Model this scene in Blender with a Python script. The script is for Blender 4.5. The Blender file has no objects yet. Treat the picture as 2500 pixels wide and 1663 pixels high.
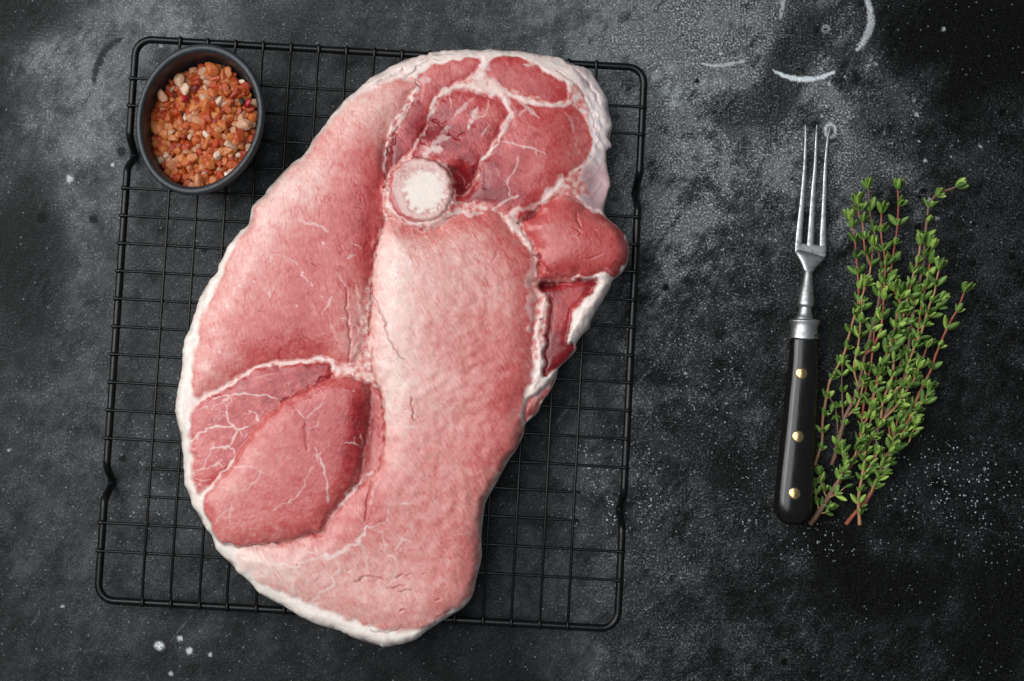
import bpy, bmesh, math, random
import numpy as np
from mathutils import Vector, Matrix

random.seed(7)
RNG = np.random.default_rng(11)
SC = bpy.context.scene
COL = SC.collection
R = math.radians

# ------------------------------------------------------------------ camera
W, H = 2500.0, 1663.0           # photograph size; 2500 px = 0.6 m on the table
D = 0.8333
TILT = R(3.0)
cam_d = bpy.data.cameras.new('camera')
cam_d.lens = 50.0
cam_d.sensor_width = 36.0
cam_d.sensor_fit = 'HORIZONTAL'
cam_d.clip_start = 0.01
cam_d.clip_end = 20.0
cam = bpy.data.objects.new('camera', cam_d)
COL.objects.link(cam)
cam.location = (0, -D * math.sin(TILT), D * math.cos(TILT))
cam.rotation_euler = (TILT, 0, 0)
SC.camera = cam

def P(px, py, z=0.0):
    """photo pixel -> world point on the level z (metres)"""
    px = np.asarray(px, float); py = np.asarray(py, float); z = np.asarray(z, float)
    k = 36.0 / 50.0 / W
    a = (px - W / 2) * k; b = -(py - H / 2) * k
    dx = a
    dy = math.sin(TILT) + b * math.cos(TILT)
    dz = -math.cos(TILT) + b * math.sin(TILT)
    t = (z - D * math.cos(TILT)) / dz
    return np.stack([dx * t, -D * math.sin(TILT) + dy * t, z + 0 * t], -1)
PXM = 0.6 / 2500.0               # metres per pixel at table level

# ------------------------------------------------------------------ world and lamps
world = bpy.data.worlds.new('World')
SC.world = world
world.use_nodes = True
bg = world.node_tree.nodes['Background']
bg.inputs[0].default_value = (0.80, 0.90, 1.0, 1)
bg.inputs[1].default_value = 0.12

def area(name, loc, target, size, sy, power, col):
    d = bpy.data.lights.new(name, 'AREA')
    d.shape = 'RECTANGLE'; d.size = size; d.size_y = sy
    d.energy = power; d.color = col
    o = bpy.data.objects.new(name, d); COL.objects.link(o)
    o.location = loc
    o.rotation_euler = (Vector(target) - Vector(loc)).to_track_quat('-Z', 'Y').to_euler()
    return o
area('key_softbox', (-0.95, 0.34, 1.0), (-0.03, 0.0, 0.0), 1.0, 1.1, 13.6, (1.0, 0.985, 0.96))
area('top_softbox', (-0.40, 0.15, 1.45), (0.0, 0.0, 0.0), 1.05, 1.2, 11.4, (0.94, 0.97, 1.0))

SC.view_settings.view_transform = 'Standard'
SC.view_settings.look = 'None'
SC.view_settings.exposure = 0.0
SC.view_settings.gamma = 1.0

# ------------------------------------------------------------------ helpers
def lin(c):
    c = np.asarray(c, float) / 255.0
    return np.where(c <= 0.04045, c / 12.92, ((c + 0.055) / 1.055) ** 2.4)
def lin4(c): return tuple(lin(c)) + (1.0,)

def tag(o, label=None, cat=None, group=None, kind=None):
    if label: o['label'] = label
    if cat: o['category'] = cat
    if group: o['group'] = group
    if kind: o['kind'] = kind
    return o
def empty(name, loc=(0, 0, 0)):
    o = bpy.data.objects.new(name, None); COL.objects.link(o)
    o.location = loc; o.empty_display_size = 0.01
    return o
def link(name, me, mat=None, parent=None):
    if mat is not None and not me.materials: me.materials.append(mat)
    o = bpy.data.objects.new(name, me); COL.objects.link(o)
    if parent is not None: o.parent = parent
    return o
def mesh(name, v, f, smooth=True):
    me = bpy.data.meshes.new(name)
    me.from_pydata([tuple(p) for p in v], [], [tuple(q) for q in f])
    if smooth: me.shade_smooth()
    me.update()
    return me
def mesh_np(name, v, quads, smooth=True):
    me = bpy.data.meshes.new(name)
    n = len(quads)
    me.vertices.add(len(v)); me.vertices.foreach_set('co', np.asarray(v, np.float32).ravel())
    me.loops.add(n * 4); me.loops.foreach_set('vertex_index', np.asarray(quads, np.int32).ravel())
    me.polygons.add(n)
    me.polygons.foreach_set('loop_start', np.arange(0, n * 4, 4, dtype=np.int32))
    me.update(calc_edges=True)
    if smooth: me.shade_smooth()
    return me

def catmull(p, n=6, closed=True):
    p = np.asarray(p, float); m = len(p); out = []
    rng = range(m) if closed else range(m - 1)
    for i in rng:
        if closed: a, b, c, d = p[(i - 1) % m], p[i], p[(i + 1) % m], p[(i + 2) % m]
        else: a, b, c, d = p[max(i - 1, 0)], p[i], p[i + 1], p[min(i + 2, m - 1)]
        for k in range(n):
            t = k / n
            out.append(0.5 * (2 * b + (c - a) * t + (2 * a - 5 * b + 4 * c - d) * t * t + (3 * b - a - 3 * c + d) * t ** 3))
    if not closed: out.append(p[-1])
    return np.array(out)

def loft(cen, w, h, up=(0, 0, 1), n=14, power=2.0, cap=True, flat=1.0):
    """closed tube through centre points; w/h half sizes sideways and upwards; flat<1 squashes the underside"""
    cen = np.asarray(cen, float); m = len(cen); up = np.asarray(up, float)
    V = []; F = []
    for i in range(m):
        t = cen[min(i + 1, m - 1)] - cen[max(i - 1, 0)]
        t /= np.linalg.norm(t) + 1e-12
        s = np.cross(t, up); s /= np.linalg.norm(s) + 1e-12
        u = np.cross(s, t)
        for k in range(n):
            a = 2 * math.pi * k / n
            ca, sa = math.cos(a), math.sin(a)
            x = math.copysign(abs(ca) ** (2 / power), ca); y = math.copysign(abs(sa) ** (2 / power), sa)
            if y < 0: y *= flat
            V.append(cen[i] + s * w[i] * x + u * h[i] * y)
    for i in range(m - 1):
        for k in range(n):
            k2 = (k + 1) % n
            F.append((i * n + k, i * n + k2, (i + 1) * n + k2, (i + 1) * n + k))
    if cap:
        V.append(cen[0]); V.append(cen[-1]); a, b = len(V) - 2, len(V) - 1
        for k in range(n):
            k2 = (k + 1) % n
            F.append((a, k2, k)); F.append((b, (m - 1) * n + k, (m - 1) * n + k2))
    return V, F
def merge(parts):
    V = []; F = []
    for v, f in parts:
        o = len(V); V += list(v); F += [tuple(i + o for i in q) for q in f]
    return V, F
def tube(cen, r, n=8, cap=True):
    r = [r] * len(cen) if np.isscalar(r) else r
    return loft(cen, r, r, n=n, cap=cap)

# node helper
class N:
    def __init__(s, name):
        s.m = bpy.data.materials.new(name); s.m.use_nodes = True
        s.t = s.m.node_tree; s.b = s.t.nodes['Principled BSDF']
        s.tc = s.t.nodes.new('ShaderNodeTexCoord')
    def n(s, ty, **kw):
        x = s.t.nodes.new(ty)
        for k, v in kw.items():
            if k.startswith('i_'):
                x.inputs[k[2:].replace('_', ' ')].default_value = v
            else: setattr(x, k, v)
        return x
    def l(s, a, b): s.t.links.new(a, b)
    def noise(s, scale, detail=4, rough=0.6, vec=None, dist=0.0):
        x = s.n('ShaderNodeTexNoise'); x.inputs['Scale'].default_value = scale
        x.inputs['Detail'].default_value = detail; x.inputs['Roughness'].default_value = rough
        x.inputs['Distortion'].default_value = dist
        s.l(vec if vec is not None else s.tc.outputs['Object'], x.inputs['Vector']); return x.outputs[0]
    def ramp(s, fac, stops):
        x = s.n('ShaderNodeValToRGB'); e = x.color_ramp.elements
        while len(e) < len(stops): e.new(0.5)
        for q, (p, c) in zip(e, stops):
            q.position = p; q.color = c if len(c) == 4 else tuple(c) + (1,)
        s.l(fac, x.inputs[0]); return x.outputs[0]
    def mix(s, fac, a, b, mode='MIX'):
        x = s.n('ShaderNodeMix', data_type='RGBA', blend_type=mode)
        for v, i in ((fac, 0), (a, 6), (b, 7)):
            if hasattr(v, 'links'): s.l(v, x.inputs[i])
            else: x.inputs[i].default_value = v
        return x.outputs[2]
    def math(s, op, a, b=0.0, clamp=False):
        x = s.n('ShaderNodeMath', operation=op, use_clamp=clamp)
        for v, i in ((a, 0), (b, 1)):
            if hasattr(v, 'links'): s.l(v, x.inputs[i])
            else: x.inputs[i].default_value = v
        return x.outputs[0]
    def bump(s, h, strength, dist, prev=None):
        x = s.n('ShaderNodeBump'); x.inputs['Strength'].default_value = strength
        x.inputs['Distance'].default_value = dist
        s.l(h, x.inputs['Height'])
        if prev is not None: s.l(prev, x.inputs['Normal'])
        return x.outputs[0]
    def set(s, **kw):
        for k, v in kw.items():
            i = s.b.inputs[k.replace('_', ' ')]
            if hasattr(v, 'links'): s.l(v, i)
            else: i.default_value = v

g1 = lambda v: (v, v, v, 1)

# ------------------------------------------------------------------ numpy noise on a pixel grid
def fnoise(shape, step, lam, aniso=1.0, ang=0.0, seed=0, bw=0.45):
    """band-pass noise of wavelength lam (px), unit deviation; aniso stretches it along ang (deg, from +x towards +y down)"""
    r = np.random.default_rng(seed)
    w = np.fft.rfft2(r.standard_normal(shape))
    fy = np.fft.fftfreq(shape[0], step)[:, None]; fx = np.fft.rfftfreq(shape[1], step)[None, :]
    a = R(ang)
    u = (fx * math.cos(a) + fy * math.sin(a)) * aniso
    v = -fx * math.sin(a) + fy * math.cos(a)
    f = np.sqrt(u * u + v * v) + 1e-9
    w *= np.exp(-(np.log(f * lam) / bw) ** 2)
    n = np.fft.irfft2(w, s=shape)
    return n / (n.std() + 1e-9)
def blur(a, step, sigma):
    fy = np.fft.fftfreq(a.shape[0], step)[:, None]; fx = np.fft.rfftfreq(a.shape[1], step)[None, :]
    return np.fft.irfft2(np.fft.rfft2(a) * np.exp(-2 * (math.pi * sigma) ** 2 * (fx ** 2 + fy ** 2)), s=a.shape)
def sstep(a, b, x):
    t = np.clip((x - a) / (b - a), 0, 1); return t * t * (3 - 2 * t)
def segdist(X, Y, p, q, w0=1.0, w1=1.0):
    dx, dy = q[0] - p[0], q[1] - p[1]
    L = dx * dx + dy * dy + 1e-9
    t = np.clip(((X - p[0]) * dx + (Y - p[1]) * dy) / L, 0, 1)
    return np.hypot(X - p[0] - t * dx, Y - p[1] - t * dy), t
def polysdf(X, Y, poly, pad=60):
    """signed distance, positive inside; outside the padded box -pad"""
    poly = np.asarray(poly, float)
    x0, y0 = poly.min(0) - pad; x1, y1 = poly.max(0) + pad
    ax = X[0]; ay = Y[:, 0]
    i0, i1 = np.searchsorted(ax, [x0, x1]); j0, j1 = np.searchsorted(ay, [y0, y1])
    out = np.full(X.shape, -float(pad))
    x = X[j0:j1, i0:i1]; y = Y[j0:j1, i0:i1]
    d = np.full(x.shape, 1e9); ins = np.zeros(x.shape, bool)
    for k in range(len(poly)):
        p = poly[k]; q = poly[(k + 1) % len(poly)]
        d = np.minimum(d, segdist(x, y, p, q)[0])
        if p[1] != q[1]:
            c = ((p[1] > y) != (q[1] > y)) & (x < (q[0] - p[0]) * (y - p[1]) / (q[1] - p[1]) + p[0])
            ins ^= c
    out[j0:j1, i0:i1] = np.where(ins, d, -d)
    return out

# ================================================================== TABLE
def build_table():
    step = 3.0
    fx = np.arange(-60, 2561, step); fy = np.arange(-60, 1724, step)
    cx = np.array([1500, 900, 500, 280, 140, 60]); 
    ax = np.concatenate([-60 - cx, fx, fx[-1] + cx[::-1]]); ay = np.concatenate([-60 - cx, fy, fy[-1] + cx[::-1]])
    X, Y = np.meshgrid(ax, ay)
    gx, gy = np.meshgrid(fx, fy)
    sh = gx.shape
    # rough tone of the painted slate-like board, sRGB grey, on a coarse grid of patches (columns every 208 px, rows every 208 px)
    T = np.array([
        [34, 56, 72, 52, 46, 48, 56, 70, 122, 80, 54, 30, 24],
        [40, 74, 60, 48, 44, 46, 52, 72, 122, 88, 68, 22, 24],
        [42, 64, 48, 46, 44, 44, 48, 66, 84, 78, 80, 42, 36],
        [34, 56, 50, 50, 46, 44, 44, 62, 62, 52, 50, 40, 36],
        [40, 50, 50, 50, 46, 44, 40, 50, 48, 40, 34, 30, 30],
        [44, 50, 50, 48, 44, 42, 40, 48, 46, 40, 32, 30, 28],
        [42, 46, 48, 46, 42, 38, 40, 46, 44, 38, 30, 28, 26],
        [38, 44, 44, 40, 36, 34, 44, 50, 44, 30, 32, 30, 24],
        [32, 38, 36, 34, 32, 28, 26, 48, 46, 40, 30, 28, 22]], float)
    u = np.clip(gx / 208.3, 0, 11.999); v = np.clip(gy / 207.9, 0, 7.999)
    wa = fnoise(sh, step, 260, seed=1) * 22; wb = fnoise(sh, step, 260, seed=2) * 22
    u = np.clip((gx + wa) / 208.3, 0, 11.999); v = np.clip((gy + wb) / 207.9, 0, 7.999)
    iu = u.astype(int); iv = v.astype(int); fu = u - iu; fv = v - iv
    fu = fu * fu * (3 - 2 * fu); fv = fv * fv * (3 - 2 * fv)
    g = (T[iv, iu] * (1 - fu) + T[iv, iu + 1] * fu) * (1 - fv) + (T[iv + 1, iu] * (1 - fu) + T[iv + 1, iu + 1] * fu) * fv
    cloud = (fnoise(sh, step, 150, seed=3) * .5 + fnoise(sh, step, 60, seed=4) * .35 + fnoise(sh, step, 26, seed=5) * .22)
    brush = fnoise(sh, step, 10, aniso=5, ang=-35, seed=6) * .5 + fnoise(sh, step, 24, aniso=4, ang=-60, seed=7) * .5
    rough_r = sstep(1350, 1650, gx)
    g = g * (1 + cloud * (0.13 + 0.12 * rough_r) + brush * (0.05 + 0.07 * rough_r))
    jx = gx + fnoise(sh, step, 18, seed=21) * .9; jy = gy + fnoise(sh, step, 18, seed=22) * .9
    grit = fnoise(sh, step, 7, seed=23)
    def ell(x, y, rx, ry, ang=0, soft=0.25):
        a = R(ang); dx = jx - x; dy = jy - y
        e = np.hypot((dx * math.cos(a) + dy * math.sin(a)) / rx, (-dx * math.sin(a) + dy * math.cos(a)) / ry)
        return 1 - sstep(1 - soft, 1 + soft, e)
    def patch(x, y, rx, ry, ang, val, alpha, soft=0.5):
        nonlocal g
        m = ell(x, y, rx, ry, ang, soft) * alpha
        m = m * np.clip(1 + 0.35 * brush + .3 * cloud, 0, 1.6); m = np.clip(m, 0, 1)
        g = g * (1 - m) + val * m
    shp = np.tanh(2.2 * (fnoise(sh, step, 110, 1.6, -50, seed=43) * .6 + fnoise(sh, step, 45, 1.8, -40, seed=44) * .5))
    g = g * (1 + shp * (.03 + .06 * rough_r))
    # larger shapes seen in the paint
    patch(1720, 60, 200, 110, 0, 84, .55); patch(1930, 150, 55, 150, 18, 40, .75); patch(1890, 240, 40, 90, 20, 44, .6)
    patch(1640, 560, 70, 60, -30, 110, .6); patch(1570, 470, 60, 160, 20, 72, .4); patch(1790, 270, 70, 60, 0, 36, .6)
    patch(2330, 110, 190, 110, 10, 13, .93); patch(2420, 60, 130, 120, 0, 14, .8); patch(2300, 200, 90, 60, 0, 14, .7)
    patch(2210, 240, 110, 50, -40, 66, .55); patch(2440, 470, 90, 220, 0, 42, .5)
    patch(1960, 700, 60, 110, 10, 40, .5); patch(2060, 420, 120, 80, 0, 74, .45); patch(2160, 330, 70, 120, 25, 62, .4)
    patch(2160, 1440, 150, 70, 0, 12, .75); patch(2040, 1330, 110, 60, 60, 11, .85); patch(2440, 1450, 70, 110, 0, 13, .6); patch(2400, 1590, 80, 60, 0, 12, .6)
    patch(1780, 1150, 60, 50, 0, 18, .5); patch(1700, 1080, 60, 40, 30, 18, .5); patch(1840, 1560, 70, 50, 0, 62, .4); patch(1720, 1350, 120, 70, -20, 62, .4); patch(2280, 1080, 80, 60, 0, 14, .5)
    patch(2330, 1160, 110, 50, 0, 36, .7); patch(1560, 1390, 90, 150, 20, 58, .55); patch(1620, 1520, 90, 60, 0, 46, .5)
    patch(1440, 1160, 90, 40, 20, 70, .5); patch(1660, 1130, 80, 90, 0, 54, .4); patch(1500, 1380, 60, 40, 0, 70, .4)
    patch(70, 640, 90, 190, 0, 26, .7); patch(150, 110, 120, 50, -30, 78, .55); patch(300, 150, 90, 50, -30, 74, .5)
    patch(560, 60, 70, 70, 0, 64, .4); patch(700, 70, 130, 60, 0, 38, .4); patch(60, 30, 120, 60, 0, 26, .6)
    patch(500, 850, 260, 300, 0, 50, .35); patch(300, 1350, 140, 120, 0, 52, .4)
    # dark scraped arc left of the bowl
    def stroke(pts, w, val, alpha, grain=0.0, soft=0.5):
        nonlocal g
        p = catmull(pts, 5, closed=False)
        best = np.zeros(sh)
        n = len(p)
        x0, y0 = p.min(0) - 40; x1, y1 = p.max(0) + 40
        i0, i1 = np.searchsorted(fx, [x0, x1]); j0, j1 = np.searchsorted(fy, [y0, y1])
        x = jx[j0:j1, i0:i1]; y = jy[j0:j1, i0:i1]; b = np.zeros(x.shape)
        for k in range(n - 1):
            d, t = segdist(x, y, p[k], p[k + 1])
            s = (k + t) / (n - 1)
            ww = w * (0.25 + 0.75 * np.sin(np.clip(s, 0.02, .98) * math.pi) ** .6)
            b = np.maximum(b, 1 - sstep(1 - soft, 1 + soft, d / ww))
        best[j0:j1, i0:i1] = b
        m = best * alpha * np.clip(1 + grain * grit, 0, 1)
        g = g * (1 - m) + val * m
    stroke([(300, 92), (262, 118), (238, 160), (228, 205)], 9, 26, .75, .2)
    # white paint arcs and rings
    stroke([(1887, 172), (1920, 187), (1955, 194), (2000, 190), (2034, 177)], 6.2, 225, 1, .15)
    stroke([(1714, 156), (1745, 160), (1780, 157), (1819, 147)], 4.4, 190, .9, .3)
    stroke([(1750, 150), (1752, 168), (1762, 152)], 2.6, 170, .7, .4)
    stroke([(1906, -20), (1911, 10), (1903, 50)], 5.5, 190, .85, .5)
    stroke([(2112, -15), (2124, 25), (2126, 55), (2112, 95), (2092, 122)], 9, 205, .95, .35)
    stroke([(2128, 20), (2128, 60), (2114, 100), (2104, 125)], 4, 150, .6, .6)
    stroke([(1804, -10), (1808, 50), (1818, 95)], 3.0, 110, .55, .6)
    stroke([(1815, 0), (1812, 50)], 2.5, 110, .4, .6)
    stroke([(1760, 325), (1772, 338), (1780, 348)], 5, 130, .7, .8)
    stroke([(2128, 135), (2122, 155), (2112, 165)], 6, 110, .6, .8)
    for cx_, cy_, rx, ry, wd, val in ((2027, 319, 12.5, 16, 3.4, 215), (2016, 71, 8, 7.5, 3, 150)):
        e = np.hypot((jx - cx_) / rx, (jy - cy_) / ry)
        m = np.exp(-((e - 1) * rx / wd) ** 2) * np.clip(1 + .25 * grit, 0, 1)
        g = g * (1 - m) + val * m
    stroke([(1605, 1468), (1575, 1490), (1548, 1515)], 1.7, 105, .8, .4)
    # hairline scratches and scuffs, mostly one way
    rs = random.Random(77)
    for _ in range(70):
        x = rs.uniform(1450, 2480) if rs.random() < .7 else rs.uniform(20, 1450); y = rs.uniform(10, 1650)
        a = R(rs.choice((-58, -48, 20, -70)) + rs.uniform(-14, 14)); L = rs.uniform(25, 130); c_ = rs.uniform(-8, 8)
        stroke([(x, y), (x + L * .5 * math.cos(a) + c_, y + L * .5 * math.sin(a)), (x + L * math.cos(a), y + L * math.sin(a))], rs.uniform(1.5, 3.2), rs.choice((16, 70, 95, 120)), rs.uniform(.15, .4), .8)
    # pale paint drops
    for x, y, r_, val in ((389, 1577, 11.5, 215), (440, 1558, 6, 200), (461, 1588, 8, 205), (513, 1598, 4, 180), (417, 1645, 5.5, 190),
                          (170, 436, 9, 190), (275, 402, 5, 210), (22, 1099, 4, 180), (2303, 71, 5, 170), (2139, 157, 4, 190), (2024, 205, 4, 190),
                          (2006, 283, 4, 180), (2237, 281, 5, 190), (2232, 246, 4, 160), (2242, 345, 3.5, 160), (2257, 392, 4.5, 190), (2394, 358, 4, 190),
                          (2268, 488, 5, 170), (2288, 534, 5, 150), (2119, 448, 4, 190), (1672, 912, 4, 210), (2196, 632, 4, 150), (2322, 382, 3.5, 150),
                          (152, 1480, 4, 170), (1760, 130, 3.6, 210), (1735, 640, 3, 140), (2404, 1145, 4, 150), (2064, 188, 4, 160), (392, 113, 5, 170)):
        m = ell(x, y, r_, r_, 0, .35) * np.clip(1 + .35 * grit, 0, 1)
        g = g * (1 - m) + val * m
    # round dark pits
    for x, y, r_ in ((2400, 220, 10.5), (2446, 275, 8.5), (2425, 122, 6), (2254, 465, 8), (2245, 481, 5), (2241, 554, 8.5), (2134, 508, 6.5), (2472, 627, 8.5),
                     (2474, 822, 8.5), (2375, 642, 7), (2451, 940, 8), (1626, 702, 8), (2103, 1490, 8), (2286, 1180, 14), (2310, 1188, 7), (2432, 314, 3.5), (2441, 337, 3.5),
                     (1702, 198, 6), (228, 535, 11), (102, 533, 12), (296, 370, 12), (300, 1120, 9), (2412, 552, 6), (2378, 547, 5), (1915, 1617, 9), (500, 610, 8), (2060, 620, 6)):
        m = ell(x, y, r_, r_, 0, .22) * (.95 if x > 1400 else .5)
        g = g * (1 - m) + 9 * m
    # sprays of fine white specks: density mask, the specks themselves come from the material
    spk = np.zeros(sh)
    for x, y, rx, ry, ang, a in ((1430, 1145, 38, 75, 0, 1.0), (1490, 1250, 22, 60, 10, 1.35), (1415, 1260, 24, 40, 0, .8), (1560, 1200, 60, 110, 0, .75), (1510, 1100, 60, 60, 0, .5),
                                 (2360, 1190, 130, 90, 10, .65), (2250, 1210, 80, 60, 0, .5), (2300, 1120, 90, 60, 0, .5), (1980, 1330, 130, 40, 0, .55), (1830, 1240, 60, 140, 0, .4),
                                 (2355, 552, 18, 16, 0, 1.1), (1790, 395, 40, 14, 0, .5), (350, 1130, 80, 140, 0, .3), (345, 1260, 70, 60, 0, .35), (2100, 330, 160, 120, 0, .25), (1780, 560, 160, 220, 0, .3),
                                 (1700, 900, 150, 200, 0, .35), (2380, 1330, 120, 60, 0, .3), (1600, 1350, 120, 90, 0, .3)):
        spk = np.maximum(spk, ell(x, y, rx, ry, ang, .8) * a * np.clip(1 + .5 * fnoise(sh, step, 22, seed=31), 0.2, 2))
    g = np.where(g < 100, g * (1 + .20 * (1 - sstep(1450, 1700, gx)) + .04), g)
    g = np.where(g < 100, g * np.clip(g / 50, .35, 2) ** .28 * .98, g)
    g = np.clip(g, 5, 235)
    GC = np.zeros(X.shape); GC[6:-6, 6:-6] = .35 * fnoise(sh, step, 120, seed=41) + .2 * fnoise(sh, step, 50, seed=42)
    G = np.full(X.shape, 0.0); K = np.zeros(X.shape)
    m0 = 6
    G[m0:-m0, m0:-m0] = g; K[m0:-m0, m0:-m0] = spk
    # beyond the photograph the board goes on in the tones of its edge
    for A, far in ((G, 38.0), (K, 0.1)):
        A[:m0, :] = A[m0, :]; A[-m0:, :] = A[-m0 - 1, :]
        A[:, :m0] = A[:, m0:m0 + 1]; A[:, -m0:] = A[:, -m0 - 1:-m0]
        w_ = np.clip(np.maximum(np.maximum(-60 - X, X - fx[-1]), np.maximum(-60 - Y, Y - fy[-1])) / 130.0, 0, 1)
        A[:] = A * (1 - w_) + far * w_
    pw = P(X, Y, 0.0).reshape(-1, 3)
    ny, nx = X.shape
    idx = np.arange(ny * nx).reshape(ny, nx)
    q = np.stack([idx[:-1, :-1], idx[1:, :-1], idx[1:, 1:], idx[:-1, 1:]], -1).reshape(-1, 4)
    me = mesh_np('table_top', pw, q)
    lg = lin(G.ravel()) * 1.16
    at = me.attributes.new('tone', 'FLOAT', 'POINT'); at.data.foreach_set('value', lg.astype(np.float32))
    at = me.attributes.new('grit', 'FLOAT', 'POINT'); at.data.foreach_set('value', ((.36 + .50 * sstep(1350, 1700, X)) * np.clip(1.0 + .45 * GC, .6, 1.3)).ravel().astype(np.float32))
    at = me.attributes.new('speck', 'FLOAT', 'POINT'); at.data.foreach_set('value', K.ravel().astype(np.float32))
    m = N('dark_painted_board')
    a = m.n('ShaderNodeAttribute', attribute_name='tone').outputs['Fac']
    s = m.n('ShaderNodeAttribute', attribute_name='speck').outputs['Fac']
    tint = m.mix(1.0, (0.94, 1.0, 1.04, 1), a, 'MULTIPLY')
    n1 = m.noise(880, 2, .6); n2 = m.noise(330, 3, .65); n3 = m.noise(90, 4, .6)
    gr = m.ramp(n1, [(.38, g1(.18)), (.50, g1(.68)), (.58, g1(1.5)), (.66, g1(3.6))])
    gr2 = m.ramp(n2, [(.32, g1(.62)), (.68, g1(1.42))])
    gr = m.mix(1.0, gr, gr2, 'MULTIPLY'); solid = m.ramp(a, [(.10, g1(0)), (.40, g1(.8))]); gr = m.mix(solid, gr, (1, 1, 1, 1)); gr = m.mix(m.n('ShaderNodeAttribute', attribute_name='grit').outputs['Fac'], (.95, .95, .95, 1), gr)
    c = m.mix(1.0, tint, gr, 'MULTIPLY')
    # bright mineral specks
    vo = m.n('ShaderNodeTexVoronoi', feature='F1'); vo.inputs['Scale'].default_value = 900
    m.l(m.tc.outputs['Object'], vo.inputs['Vector'])
    sep = m.n('ShaderNodeSeparateColor'); m.l(vo.outputs['Color'], sep.inputs[0])
    thr = m.math('SUBTRACT', 0.977, m.math('MULTIPLY', s, 0.18))
    pick = m.math('GREATER_THAN', sep.outputs[0], thr)
    siz = m.math('LESS_THAN', vo.outputs['Distance'], m.math('ADD', 0.18, m.math('MULTIPLY', sep.outputs[1], 0.34)))
    dotm = m.math('MULTIPLY', pick, siz)
    dotm = m.math('MULTIPLY', dotm, m.math('ADD', 0.25, m.math('MULTIPLY', s, 0.6), clamp=True))
    c = m.mix(dotm, c, (0.62, 0.66, 0.68, 1))
    b = m.bump(n2, .55, .0012); b = m.bump(n1, .5, .0006, b); b = m.bump(n3, .3, .002, b)
    m.set(Base_Color=c, Roughness=0.60, Normal=b)
    m.b.inputs['Specular IOR Level'].default_value = 0.10
    o = link('table_top', me, m.m)
    tag(o, kind='structure')
    return o
build_table()

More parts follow.
